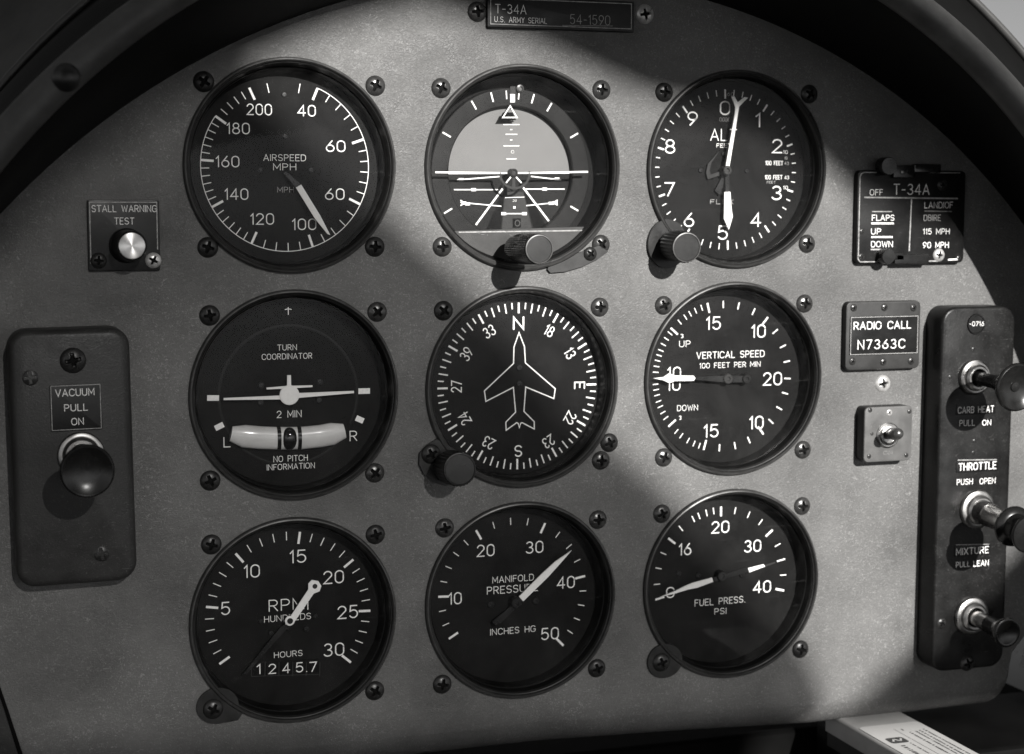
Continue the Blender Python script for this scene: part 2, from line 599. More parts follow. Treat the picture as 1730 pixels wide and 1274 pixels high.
G = {
    ' ': (.42, []), '-': (.42, [[(.04, .45), (.38, .45)]]), '.': (.16, [[(.07, .0), (.09, .0)]]),
    'A': (.70, [[(0, 0), (.35, 1), (.70, 0)], [(.12, .32), (.58, .32)]]),
    'B': (.60, [[(0, 0), (0, 1), (.32, 1)] + arc(.32, .76, .24, .24, 90, -90)[1:] + [(0, .52)], [(.32, .52)] + arc(.32, .26, .27, .26, 90, -90) + [(0, 0)]]),
    'C': (.64, [arc(.35, .65, .35, .35, 25, 180) + arc(.35, .35, .35, .35, 180, 335)]),
    'D': (.64, [[(0, 0), (0, 1), (.28, 1)] + arc(.28, .64, .36, .36, 90, 0)[1:] + arc(.28, .36, .36, .36, 0, -90) + [(0, 0)]]),
    'E': (.52, [[(.52, 1), (0, 1), (0, 0), (.52, 0)], [(0, .52), (.44, .52)]]),
    'F': (.50, [[(.50, 1), (0, 1), (0, 0)], [(0, .52), (.42, .52)]]),
    'G': (.66, [arc(.35, .65, .35, .35, 30, 180) + arc(.35, .35, .35, .35, 180, 360) + [(.70, .46), (.42, .46)]]),
    'H': (.62, [[(0, 0), (0, 1)], [(.62, 0), (.62, 1)], [(0, .52), (.62, .52)]]),
    'I': (.0, [[(0, 0), (0, 1)]]),
    'J': (.5, [[(.5, 1), (.5, .26)] + arc(.25, .26, .25, .26, 0, -180)]),
    'K': (.60, [[(0, 0), (0, 1)], [(.58, 1), (.0, .4)], [(.2, .6), (.60, 0)]]),
    'L': (.50, [[(0, 1), (0, 0), (.50, 0)]]),
    'M': (.74, [[(0, 0), (0, 1), (.37, .25), (.74, 1), (.74, 0)]]),
    'N': (.64, [[(0, 0), (0, 1), (.64, 0), (.64, 1)]]),
    'O': (.70, [arc(.35, .64, .35, .36, 0, 180) + arc(.35, .36, .35, .36, 180, 360) + [(.70, .64)]]),
    'P': (.56, [[(0, 0), (0, 1), (.30, 1)] + arc(.30, .73, .26, .27, 90, -90)[1:] + [(0, .46)]]),
    'Q': (.70, [arc(.35, .64, .35, .36, 0, 180) + arc(.35, .36, .35, .36, 180, 360) + [(.70, .64)], [(.45, .25), (.7, -.03)]]),
    'R': (.58, [[(0, 0), (0, 1), (.30, 1)] + arc(.30, .74, .26, .26, 90, -90)[1:] + [(0, .48)], [(.28, .48), (.58, 0)]]),
    'S': (.58, [arc(.29, .75, .28, .25, 25, 180)[0:] + arc(.29, .75, .28, .245, 180, 262)[1:] + arc(.29, .255, .29, .255, 80, 0) + arc(.29, .255, .29, .255, 0, -155)[1:]]),
    'T': (.62, [[(0, 1), (.62, 1)], [(.31, 1), (.31, 0)]]),
    'U': (.62, [[(0, 1), (0, .31)] + arc(.31, .31, .31, .31, 180, 360)[1:] + [(.62, 1)]]),
    'V': (.68, [[(0, 1), (.34, 0), (.68, 1)]]),
    'W': (.92, [[(0, 1), (.23, 0), (.46, .85), (.69, 0), (.92, 1)]]),
    'X': (.62, [[(0, 0), (.62, 1)], [(0, 1), (.62, 0)]]),
    'Y': (.62, [[(0, 1), (.31, .48), (.62, 1)], [(.31, .48), (.31, 0)]]),
    'Z': (.6, [[(0, 1), (.6, 1), (0, 0), (.6, 0)]]),
    '0': (.58, [arc(.29, .70, .29, .30, 0, 180) + arc(.29, .30, .29, .30, 180, 360) + [(.58, .70)]]),
    '1': (.20, [[(0, .78), (.18, 1), (.18, 0)]]),
    '2': (.58, [arc(.29, .71, .28, .29, 165, -20) + [(.0, .0), (.58, .0)]]),
    '3': (.58, [arc(.28, .755, .25, .245, 150, -90), arc(.28, .255, .29, .255, 90, -155)]),
    '4': (.62, [[(.46, 0), (.46, 1), (0, .28), (.62, .28)]]),
    '5': (.58, [[(.52, 1), (.08, 1), (.04, .54)] + arc(.28, .32, .29, .32, 130, -150)]),
    '6': (.58, [[(.44, 1), (.09, .52)] + arc(.29, .30, .29, .30, 150, 150 - 360, 20)]),
    '7': (.56, [[(0, 1), (.56, 1), (.18, 0)]]),
    '8': (.58, [arc(.29, .76, .24, .24, -90, 270, 18), arc(.29, .26, .29, .26, 90, 450, 18)]),
    '9': (.58, [[(.14, 0), (.49, .48)] + arc(.29, .70, .29, .30, -30, -390, 20)]),
    '\u2020': (.5, [[(.25, 0), (.25, 1)], [(0, .72), (.25, .82), (.5, .72)]]),
    '~': (.5, [arc(.25, .7, .2, .25, 150, -80, 8) + arc(.25, .2, .2, .25, 90, -120, 8)]),
}
GAP = .26


def text_mm(mb, s, cx, cy, h, w, z, rot=0.0, sw=.125, mi=0, gap=GAP):
    """centre cx, cy; cap height h and overall width w in mm (None: natural)"""
    x, strokes = 0.0, []
    for i, ch in enumerate(s):
        gw, ss = G[ch]
        for st in ss:
            strokes.append([(x + p[0], p[1]) for p in st])
        x += gw + gap
    tot = x - gap
    t = h * sw * .74
    sx = h if w is None else (w - t) / max(tot, .05)
    if w is not None and len(s) == 1:
        sx = min(sx, h * 1.6)
    sy = h - t
    co, si = math.cos(rot), math.sin(rot)
    for st in strokes:
        q = []
        for a, b in st:
            u, v = (a - tot / 2) * sx, (b - .5) * sy
            q.append((cx + u * co - v * si, cy + u * si + v * co))
        mb.ribbon(q, t, z, False, True, mi)


def text(mb, s, px, py, w, h, z, sw=.125, mi=0, rot=0.0, gap=GAP):
    """the same, from photo pixels on plane z"""
    c = U(px, py, z)
    hm = math.dist(U(px, py - h / 2, z), U(px, py + h / 2, z)) * (.93 if h > 16 else .87)
    wm = None if w is None else math.dist(U(px - w / 2, py, z), U(px + w / 2, py, z))
    text_mm(mb, s, c[0], c[1], hm, wm, z, rot, sw, mi, gap)


# ------------------------------------------------------------------ gauge builder
DZ = -10.5        # depth of a dial face behind the panel
NZ = -7.2        # depth of a needle
GX = [-95.07, 0.0, 95.07]
GY = [89.03, 0.0, -89.03]
OFF = [(.29, .04), (0, -.08), (.19, -.05), (.75, -.07), (-.05, -.07), (-.11, .34), (-.71, -.70), (-.61, .21), (.25, .39)]
CEN = [(GX[k % 3] + OFF[k][0], GY[k // 3] + OFF[k][1]) for k in range(9)]
RB = 41.5
RD = 36.4


def disc_pts(cx, cy, r, n=72):
    return [(cx + r * math.cos(2 * PI * i / n), cy + r * math.sin(2 * PI * i / n)) for i in range(n)]


def gauge(k, name, label, cat, bez='bezel'):
    cx, cy = CEN[k]
    t = thing(name, (cx, cy, 0), label, cat, 'round gauges set in the instrument panel')
    b = MB()
    b.lathe([(40.4, -3), (41.3, .05), (41.5, .5), (41.35, 1.5), (40.9, 2.2), (40.4, 2.4), (39.95, 2.1), (39.6, 1.2), (39.3, 1.05),
             (38.9, -.4), (38.5, -2.0), (38.3, -3.2), (37.9, -3.5), (37.6, -4.2), (37.4, -17)], (cx, cy, 0), seg=128, mis=[0, 0, 0, 2, 2, 0, 0, 0, 0] + [1] * 5)
    b.build('bezel', [bez, 'wall_black', 'bezel_rim'], t, sharp=28)
    d = MB()
    d.flat(disc_pts(cx, cy, 37.6, 96), DZ)
    dial = d.build('dial_face', 'dial', t)
    return t, dial, cx, cy


def glass(t, cx, cy, z=-3.35):
    g = MB()
    g.lathe([(38.1, z), (RB - 12, z + .25), (RB - 22, z + .4), (.5, z + .45)], (cx, cy, 0), seg=64, cap1=True)
    return g.build('cover_glass', 'glass', t)


def ang(cx, cy, px, py, z=DZ):
    p = U(px, py, z)
    return math.degrees(math.atan2(p[0] - cx, p[1] - cy))     # clockwise from the top


def tick(mb, cx, cy, a, r0, r1, w, z=DZ + .08, mi=0):
    s, c = math.sin(math.radians(a)), math.cos(math.radians(a))
    mb.ribbon([(cx + r0 * s, cy + r0 * c), (cx + r1 * s, cy + r1 * c)], w * .8, z, False, False, mi)


def ticks(mb, cx, cy, majors, subs, r1, lmaj, lmin, wmaj, wmin, mid=False):
    """majors: photo points of the long marks, in clockwise order; subs: how many steps between each pair"""
    A = [ang(cx, cy, *p) for p in majors]
    for i in range(1, len(A)):
        while A[i] < A[i - 1]:
            A[i] += 360
    for a in A:
        tick(mb, cx, cy, a, r1, r1 - lmaj, wmaj)
    for i, n in enumerate(subs):
        for j in range(1, n):
            a = A[i] + (A[i + 1] - A[i]) * j / n
            l = lmin * (1.25 if (mid and j % 2 == 0) else 1)
            tick(mb, cx, cy, a, r1, r1 - l, wmin)
    return A


def dial_screws(dial, pts, r=1.5):
    for x, y in pts:
        p = U(x, y, DZ)
        MB().lathe([(r, 0), (r, .35), (r * .8, .6), (r * .35, .62), (r * .3, .3), (.05, .28)], (p[0], p[1], DZ + .02), seg=20, cap1=True).build('dial_screw', 'black_metal', dial)


def hub(parent, px, py, r=2.0, z=NZ, mats='black_metal'):
    p = U(px, py, z)
    return MB().lathe([(r, -3), (r, .6), (r * .85, 1.0), (r * .45, 1.0), (r * .4, .5), (.05, .5)], (p[0], p[1], z), seg=28, cap1=True).build('hub', mats, parent)


def fluted_knob(parent, base, tip, r, mats, flutes=24, name='knob', rim=True):
    b, e = Vector(base), Vector(tip)
    L_ = (e - b).length
    ax = (e - b).normalized()
    k = MB().lathe([(r * .86, 0), (r * .92, L_ * .1), (r, L_ * .25), (r, L_ - 1.0), (r * .97, L_ - .35), (r * .9, L_)], b, ax, seg=flutes * 2, flute=(r * .5, r * .05))
    o = k.build(name, mats[0], parent)
    c = MB().lathe([(r * .93, L_ - .25), (r * .93, L_ + .25), (r * .86, L_ + .35), (r * .83, L_ + .1), (r * .4, L_ + .15), (.1, L_ + .18)], b, ax, seg=48, cap1=True, mis=[0, 1, 0, 0, 0])
    c.build('knob_cap', [mats[1], 'rim' if rim else mats[1]], o)
    return o


# ------------------------------------------------------------------ instrument panel (with its nine round holes)
def arch_pts(cx, cy, r, a0, a1, n):
    return [(cx + r * math.cos(math.radians(a0 + (a1 - a0) * i / n)), cy + r * math.sin(math.radians(a0 + (a1 - a0) * i / n))) for i in range(n + 1)]


b0, b1, b2, b3 = U(600, 1268), U(900, 1232), U(1380, 1207), U(1700, 1160)
right = arch_pts(15, -131, 304, 0, 180, 96)
bottom = [(-289, -137), (-240, -140), (-150, -142), (-71.5, -142), (5, -141.5), (70, -143.5), (138, -146.5), (190, -146.5), (225, -146)]
corner = arch_pts(229, -137.5, 8.5, -90, 0, 6)
outer = right + bottom + corner + [(300, -138)]
outer = right + bottom + corner[:-1] + [(237.5, -137), (239, -131), (248, -121), (300, -100)]
pm = MB()
holes = [[(c[0] + (RB - 1.2) * math.cos(2 * PI * i / 96), c[1] + (RB - 1.2) * math.sin(2 * PI * i / 96)) for i in range(96)] for c in CEN]
loops = [[Vector((p[0], p[1], 0)) for p in outer]] + [[Vector((p[0], p[1], 0)) for p in h] for h in holes]
flatp = [p for l in loops for p in l]
o = len(pm.v)
pm.v += [(p[0], p[1], 0.0) for p in flatp]
for a, b, c in tessellate_polygon(loops):
    A_, B_, C_ = flatp[a], flatp[b], flatp[c]
    if (B_[0] - A_[0]) * (C_[1] - A_[1]) - (C_[0] - A_[0]) * (B_[1] - A_[1]) < 0:
        b, c = c, b
    pm.f.append([a, b, c])
    pm.mi.append(0)
for h in holes:                                     # hole walls
    pm.rings([[(x, y, -2.5) for x, y in h], [(x, y, 0) for x, y in h]], True)
# rolled bottom edge
edge = bottom + corner[:-1] + [(237.5, -137)]
rl = []
for j in range(7):
    a = math.radians(90 * j / 6)
    rl.append([(x, y - 11 * math.sin(a), -11 + 11 * math.cos(a)) for x, y in edge])
rl.append([(x, y - 11, -30) for x, y in edge])
pm.rings(rl[::-1], False)
panel = pm.build('instrument_panel', 'panel', org=(0, 0, 0), sharp=40)
tag(panel, 'worn grey crinkle-painted sheet metal instrument panel holding all the gauges', 'instrument panel')

# ------------------------------------------------------------------ coaming round the panel top
gl = thing('glareshield', (10, 170, 0), 'curved black coaming arching over the top of the instrument panel', 'glareshield')


def arches(prof, a0=-20, a1=200, n=140):
    return [[(cx + r * math.cos(math.radians(a0 + (a1 - a0) * i / n)), cy + r * math.sin(math.radians(a0 + (a1 - a0) * i / n)), z) for i in range(n + 1)] for cx, cy, r, z in prof]




def lipc(z):                  # inner lip line of the coaming at height z
    return (25.7 - .381 * z, -97.3 + .266 * z, 292.2 - .45 * z)


LZ = 60.0
lx, ly, lr0 = lipc(LZ)
MB().rings(arches([(15, -131, 301, -6), (15, -131, 296.8, .1), (14.5, -129, 295.5, 6), (12.5, -119, 289, 20), (9, -104, 279.5, 36), (5.5, -91, 270.5, 50), (lx, ly, lr0 + .6, LZ)]), False).build('inner_wall', 'wall_vinyl', gl, sharp=60)
RL = 5.5
MB().rings(arches([(lx + .02 * j, ly + .12 * j, lr0 + RL - RL * math.cos(math.radians(-25 + 215 * j / 16)), LZ + RL * math.sin(math.radians(-25 + 215 * j / 16))) for j in range(17)]), False).build('padded_lip', 'lip', gl, sharp=70)
MB().rings(arches([(lx + .3, ly + 1.6, lr0 + 2 * RL - .5, LZ + 1), (4.5, -79, 278.5, 53), (7.5, -77, 282, 45), (12, -74, 284.5, 35), (16.3, -71, 286.0, 29)]), False).build('channel', 'wall_vinyl', gl, sharp=60)
MB().rings(arches([(16.3, -71, 285.6, 27.0), (16.4, -70.8, 285.9, 30.2), (16.5, -70.6, 286.6, 31.4), (16.7, -70.4, 287.8, 31.2), (16.9, -70.2, 288.6, 29.6), (17, -70, 288.4, 27)]), False).build('outer_edge', 'edge_metal', gl, sharp=70)
MB().rings(arches([(17, -70, 288.3, 28.6), (17, -70, 294, 16), (18, -70, 308, -10), (20, -70, 345, -90), (22, -70, 380, -190)]), False).build('outer_skin', 'skin', gl, sharp=60)

M['windscreen'] = bpy.data.materials.new('smoked_windscreen')  # pane added to dim the sky beyond the coaming
M['windscreen'].use_nodes = True
_t = M['windscreen'].node_tree
_t.nodes.clear()
_o = _t.nodes.new('ShaderNodeOutputMaterial')
_a = _t.nodes.new('ShaderNodeBsdfTransparent')
_a.inputs[0].default_value = (.5, .5, .5, 1)
_g = _t.nodes.new('ShaderNodeBsdfGlossy')
_g.inputs['Roughness'].default_value = .06
_m = _t.nodes.new('ShaderNodeMixShader')
_m.inputs[0].default_value = .03
_t.links.new(_a.outputs[0], _m.inputs[1])
_t.links.new(_g.outputs[0], _m.inputs[2])
_t.links.new(_m.outputs[0], _o.inputs[0])
ws = MB().rings(arches([(17, -70, 330, 44), (17, -70, 331, 40), (18, -69, 355, -40), (20, -66, 405, -200), (22, -64, 450, -360)]), False).build('windscreen', 'windscreen', org=(17, 260, 40), sharp=60)
tag(ws, 'smoked windscreen beyond the black coaming, pale sky seen through it at the top right', 'windscreen')

# ------------------------------------------------------------------ added unseen blockers behind the viewpoint, cut to the panel's shadow edges
blk = thing('canopy', (187, 592, 1500), 'black framed smoked canopy behind the viewpoint shading parts of the panel', 'canopy')
CZ = 1500.0


def at_blocker(p, cz=CZ):
    q = U(*p, 0.0)
    s = cz / SUN[2]
    return (q[0] + SUN[0] * s, q[1] + SUN[1] * s)


UR = [(700, 5), (800, 36), (900, 74), (1000, 119), (1090, 160), (1150, 172), (1240, 182), (1330, 222), (1390, 278), (1440, 328), (1540, 372), (1620, 402), (1680, 435), (1760, 500)]
LL = [(60, -120), (300, 10), (340, 45), (395, 93), (470, 170), (520, 220), (560, 262), (610, 312), (660, 365), (730, 427), (800, 492), (880, 575), (960, 672), (1050, 765), (1130, 837), (1210, 925), (1290, 1010), (1350, 1090), (1390, 1160), (1400, 1200)]
LR = [(1760, 870), (1715, 930), (1640, 1005), (1560, 1083), (1500, 1138), (1440, 1190), (1400, 1225)]


def sun_shift(x, y, z=0.0, cz=CZ):
    k_ = (cz - z) / SUN[2]
    return (x + SUN[0] * k_, y + SUN[1] * k_)


ur = [at_blocker(p) for p in UR]
top = [sun_shift(lx + (lr0 + 10) * math.cos(math.radians(a)), ly + (lr0 + 10) * math.sin(math.radians(a)), LZ) for a in range(-12, 102, 3)]
MB().prism(ur + [(top[0][0] + 3, top[0][1])] + top, CZ - 2, CZ + 2).build('frame_bow', 'canopy_frame', blk)  # added sheet casting the upper right shade
far = [(p[0] + (p[0] - 187) * .28, p[1] + 60 + max(0, p[1] - 600) * .05) for p in top]
MB().prism([(far[0][0] + 1400, far[0][1])] + far[1:] + [(far[-1][0] - 1300, far[-1][1] + 120), (far[-1][0] - 1300, far[-1][1] + 1600), (far[0][0] + 1400, far[-1][1] + 1600)], CZ - 2, CZ + 2).build('canopy_roof', 'canopy_frame', blk)  # added sheet cutting down the sky light from overhead
ll = [at_blocker(p, CZ + 40) for p in LL]
MB().prism(ll + [sun_shift(120, -168, 0, CZ + 40), sun_shift(40, -420, 0, CZ + 40), (ll[0][0] - 900, ll[-1][1] - 420), (ll[0][0] - 900, ll[0][1] + 60)], CZ + 39, CZ + 41).build('smoked_pane', 'tint', blk)  # added filter dimming the lower left sun; origin of the blocker Empty
ring_in = [sun_shift(15 + 287.5 * math.cos(math.radians(a)), -131 + 287.5 * math.sin(math.radians(a)), 0, CZ + 60) for a in range(99, 201, 3)]
ring_out = [sun_shift(15 + 400 * math.cos(math.radians(a)), -131 + 400 * math.sin(math.radians(a)), 0, CZ + 60) for a in range(200, 98, -3)]
MB().prism(ring_in + ring_out, CZ + 58, CZ + 62).build('frame_arch', 'canopy_frame', blk)  # added sheet darkening the panel along the left of the arch
low_edge = [sun_shift(*U(x, y)[:2], 0, CZ + 60) for x, y in ((-300, 1290), (200, 1256), (600, 1246), (1000, 1217), (1330, 1190), (1360, 1215))]
MB().prism(low_edge + [sun_shift(100, -330), sun_shift(-500, -330), sun_shift(-500, -150)], CZ + 58, CZ + 62).build('frame_sill', 'canopy_frame', blk)  # added sheet darkening the panel's bottom edge
lr = [at_blocker(p) for p in LR]
MB().prism(lr + [sun_shift(150, -157), sun_shift(420, -157), (lr[0][0] + 250, lr[0][1])], CZ - 2, CZ + 2).build('side_rail', 'canopy_frame', blk)  # added sheet casting the lower right shade

# ------------------------------------------------------------------ dark space and consoles below the panel
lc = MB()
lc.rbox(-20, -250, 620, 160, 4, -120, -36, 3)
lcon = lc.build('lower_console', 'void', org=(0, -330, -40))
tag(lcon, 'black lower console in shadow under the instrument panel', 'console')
k = thing('side_console', U(15, 1260, 0), 'dark grey sloping console edge at the lower left of the panel', 'console')
q = [U(-60, 1010, 2)[:2], U(-4, 1160, 2)[:2], U(10, 1200, 2)[:2], U(33, 1274, 2)[:2], U(45, 1310, 2)[:2], U(-60, 1310, 2)[:2]]
MB().prism([(x - .6, y) for x, y in q], -4, 3.0).build('panel_face', 'box', k)
q = [U(-60, 1000, 2)[:2], U(-1, 1158, 2)[:2], U(13, 1198, 2)[:2], U(38, 1274, 2)[:2], U(50, 1310, 2)[:2], U(-60, 1310, 2)[:2]]
MB().prism(q, .05, 1.2).build('rubber_edge', 'void', k)  # black strip painted in for the dark gap beside the console

# seat pedestal body to the right under the panel
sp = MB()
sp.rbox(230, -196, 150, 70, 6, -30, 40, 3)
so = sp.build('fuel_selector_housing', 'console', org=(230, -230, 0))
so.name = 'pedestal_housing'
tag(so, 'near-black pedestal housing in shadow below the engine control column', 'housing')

# grey bracket bar running out towards the pilot, with its sticker
br = thing('bracket_bar', (162, -156, 0), 'light grey metal bar with white printed sticker jutting from under the panel', 'bracket')
bx0, bx1, by = 151.6, 184.6, -155.5
bar = MB()
bar.rings([[(bx0, by - 9, z), (bx0, by - 1.6, z), (bx0 + .5, by - .5, z), (bx0 + 1.6, by, z), (bx1 - 1.6, by, z), (bx1 - .5, by - .5, z), (bx1, by - 1.6, z), (bx1, by - 9, z)] for z in (-16, 150)][::-1], True, True, True)
bar.build('bar_body', 'bar', br, sharp=50)
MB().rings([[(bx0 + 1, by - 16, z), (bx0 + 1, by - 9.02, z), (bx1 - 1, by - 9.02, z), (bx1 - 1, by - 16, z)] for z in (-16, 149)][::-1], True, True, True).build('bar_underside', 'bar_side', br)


def top_flat(mb, pts, dy, mi=0):
    """polygon lying on the bar's top: (x, z) pairs"""
    mb.add([(x, by + dy, z) for x, z in pts], [list(range(len(pts)))], mi)


stk = MB()
rr = [(168.0 + x, 62.0 + y) for x, y in rrect(30.2, 104, 2.5)]
top_flat(stk, rr[::-1], .12)
st = stk.build('sticker', 'sticker', br)
pr = MB()
top_flat(pr, [(160 + x, 31.2 + y) for x, y in rrect(8.6, 7.4, 1.8)][::-1], .2)
rnd = random.Random(3)
for li, (xl, z0, z1, th, g) in enumerate([(166.9, 17, 110, .22, 0), (170.0, 18, 20.5, .8, .3), (171.4, 23, 100, 1.05, .35), (174.6, 22.5, 105, .95, .4), (176.8, 22, 108, .95, .4), (179.4, 21, 100, .9, .45), (163.6, 36, 80, .8, .5), (158.6, 38, 70, 2.0, .4)]):
    z = z0
    while z < z1:
        L_ = 60 if th < .5 else rnd.uniform(.5, 1.5)
        w_ = th * rnd.uniform(.75, 1.0)
        top_flat(pr, [(xl - w_ / 2, z), (xl - w_ / 2, z + L_), (xl + w_ / 2, z + L_), (xl + w_ / 2, z)], .2 + .01 * (li % 3))
        z += L_ + (.0 if th < .5 else rnd.choice([.25, .25, .3, .9]))
pr.build('print', 'print', st)
sq = MB()
for a, b in (((157.5, 32.5), (159.2, 29.5)), ((159.2, 29.5), (161.0, 32.6)), ((161.0, 32.6), (162.8, 29.6))):
    d = Vector((b[0] - a[0], b[1] - a[1])).normalized() * .45
    top_flat(sq, [(a[0] - d.y, a[1] + d.x), (b[0] - d.y, b[1] + d.x), (b[0] + d.y, b[1] - d.x), (a[0] + d.y, a[1] - d.x)], .27)
sq.build('emblem', 'sticker', st)

# ------------------------------------------------------------------ 1 airspeed indicator
INK = ['ink', 'ink_dim', 'ink_faint', 'horizon_ground']
Z = DZ + .08
t, dial, cx, cy = gauge(0, 'airspeed_indicator', 'black airspeed dial in MPH, white needle beside 100, upper left of panel', 'gauge')
mb = MB()
for s, x, y, w in (('200', 438, 185, 43), ('40', 518, 187, 31), ('60', 567, 247, 33), ('60', 565.5, 328, 33), ('100', 514, 379, 41), ('120', 443, 370, 40), ('140', 399.5, 328, 40), ('160', 384.5, 273, 40), ('180', 402.5, 217, 39)):
    text(mb, s, x, y, w, 21, Z)
text(mb, 'AIRSPEED', 481, 266.5, 72, 13, Z)
text(mb, 'MPH', 481, 282, 39, 13.5, Z, .14)
text(mb, 'MPH', 482.5, 320.5, 28, 11, Z, mi=1)
R1 = 33.2
MJ = [(532, 160), (601, 240), (598, 340), (525, 407), (429, 402), (367, 345), (349, 271), (372, 202), (425, 157)]
A = ticks(mb, cx, cy, MJ, [5, 6, 5, 5, 6, 6, 6, 5], R1, 5.0, 3.3, 1.15, .42)
for x, y in ((452, 146), (506, 147)):
    tick(mb, cx, cy, ang(cx, cy, x, y), R1 - .5, R1 - 4.2, .4)
mb.ribbon([(cx + R1 * math.sin(math.radians(a)), cy + R1 * math.cos(math.radians(a))) for a in [A[0] + (A[7] - A[0]) * i / 90 for i in range(91)]], .29, Z, False, False)
mb.build('markings', INK, dial)
dial_screws(dial, [(440, 287), (525, 287), (481, 230), (480, 160)], 1.0)
n = MB().pprism([(500, 317), (509, 312), (541, 364), (558, 397), (553.5, 395.5), (532, 369)], NZ, NZ + .6).build('pointer', 'needle', t)
MB().pprism([(480, 293), (484, 290), (509, 312), (501, 318)], NZ - .5, NZ - .05).build('pointer_arm', 'black_metal', n)
glass(t, cx, cy)

# ------------------------------------------------------------------ 2 attitude indicator
t, dial, cx, cy = gauge(1, 'attitude_indicator', 'artificial horizon with pale upper half, white horizon bar and black adjusting knob', 'gauge', 'bezel_grey')
hc = U(858.5, 293, DZ - 2.6)
HZ = DZ - 2.6
dial.data.clear_geometry()
fd = MB()
fd.flat(disc_pts(cx, cy, 37.6, 96), -15.5)
tmp = fd.build('dial_face', 'dial', t)
dial.data = tmp.data
bpy.data.objects.remove(tmp)
ball = MB()
up = U(858, 291, HZ)
hr = 27.4
ball.flat([(hc[0] + hr * math.cos(math.radians(a)), max(up[1], hc[1] + hr * .98 * math.sin(math.radians(a)))) for a in range(-2, 183, 4)], HZ)
ball.flat([(hc[0] + (hr + 4) * math.cos(math.radians(a)), min(up[1] - .02, hc[1] + (hr + 4) * math.sin(math.radians(a)))) for a in range(178, 363, 4)], HZ, 1)
ball.flat([U(*p, HZ + .03)[:2] for p in ((853, 325), (884, 324), (899, 387), (848, 387))], HZ + .03, 2)
ball.flat([U(*p, HZ + .04)[:2] for p in ((849, 322), (852, 325), (846, 387), (822, 387))], HZ + .04, 3)
ball.flat([U(*p, HZ + .04)[:2] for p in ((885, 325), (890, 322), (925, 387), (902, 387))], HZ + .04, 3)
hb = ball.build('horizon_ball', ['horizon_sky', 'horizon_ground', 'lane', 'recess'], t)
rg = MB()
for rr_ in ((33.3, 27.2),):
    rg.lathe([(34.2, -13), (34.0, -10.3), (33.7, -10.05), (rr_[0] - .2, -10.0), (rr_[1], -10.15), (rr_[1] - .5, -10.5), (rr_[1] - .8, -13.5)], (U(864, 291, -10)[0], U(864, 291, -10)[1], 0), seg=96)
ring = rg.build('roll_ring', 'roll_ring', t)
mk = MB()
RZ = -9.9
rcx, rcy = U(864, 291, RZ)[:2]
for x, y in ((802.5, 181), (832.6, 169), (899.4, 169.6), (927.6, 182), (757, 229), (970, 229), (968, 351), (761, 354)):
    a = ang(rcx, rcy, x, y, RZ)
    tick(mk, rcx, rcy, a, 33.2, 29.3, .8, RZ)
for x in (856, 876):
    tick(mk, rcx, rcy, ang(rcx, rcy, x, 166, RZ), 33, 29.6, .6, RZ)
mk.build('markings', INK, ring)
MB().pprism([(862, 159), (870, 159), (870, 173), (862, 173)], RZ, RZ + .3).build('index_block', 'ink', ring)
MB().lathe([(1.6, 0), (1.6, .8), (.9, 1.0), (.8, .4), (.05, .4)], U(878, 150, RZ), seg=20, cap1=True).build('dial_screw', 'screw_grey', ring)
MB().pprism([(862, 146), (871, 146), (871, 158.5), (862, 158.5)], RZ - .3, RZ + .2).build('index_tab', 'lane', ring)
tz = -9.4
MB().pprism([(843, 203), (872, 203), (866, 190), (850, 190)], tz - .5, tz - .1).build('index_plate', 'recess', ring)
tri = MB()
tri.pline([(862, 179), (849.5, 198.5), (873.5, 198.5)], 2.1, tz, True)
tri.build('bank_index', ['ink'], ring)
hm = MB()
hz = HZ + .08
for y, w in ((210.5, 27), (227, 20), (246.5, 27), (268.5, 17)):
    hm.pline([(864 - w / 2, y), (864 + w / 2, y)], 1.5, hz)
for y in (219, 236.5):
    hm.pline([(861.5, y), (865.5, y)], 1.5, hz)
text(hm, '0', 866, 256.5, 5, 6, hz, mi=0)
hm.pline([(752, 293), (965, 292)], 2.6, hz)
for a, b, w in (((849, 319), (804, 380), 4.0), ((884, 317), (929, 376), 4.0), ((767, 320.5), (843, 320.5), 2.3), ((888, 319.5), (954, 319.5), 2.3),
                ((772, 304), (846, 298), 2.6), ((897, 298), (948, 304), 2.6), ((778, 342), (847, 348.5), 2.2), ((889, 347.5), (942, 342), 2.2),
                ((848, 361), (889, 361), 2.2), ((853, 334), (886, 333), 1.4)):
    hm.pline([a, b], w * .8, hz)
for x, y in ((800, 320.5), (920, 319.5), (851, 361), (886, 361), (784, 343), (790, 344.5), (931, 343.5), (938, 342.5), (941, 302.5), (779, 303.5)):
    hm.pline([(x - 4, y), (x + 4, y)], 5, hz)
for dx, dy in ((-7, -5), (-7, 4)):
    hm.pline([(785, 343.3), (785 + dx, 343.3 + dy)], 2, hz)
    hm.pline([(935, 342.8), (935 - dx, 342.8 + dy)], 2, hz)
hm.pline([(867, 350.5), (871, 350.5)], 4, hz)
text(hm, '20', 869.5, 339, 7, 4.5, hz)
hm.build('markings', ['ink', 'ink_dim', 'lane', 'recess'], hb)
em = MB()
em.pprism([(867, 369), (880, 369), (880, 384), (867, 384)], hz, hz + .5)
p = U(873.5, 377, hz)
em.ribbon([(p[0] + 1.0 * math.cos(a * PI / 8), p[1] + 1.2 * math.sin(a * PI / 8)) for a in range(16)], .4, hz + .55, True, False, 1)
em.build('warning_flag', ['recess', 'mask_grey'], hb)
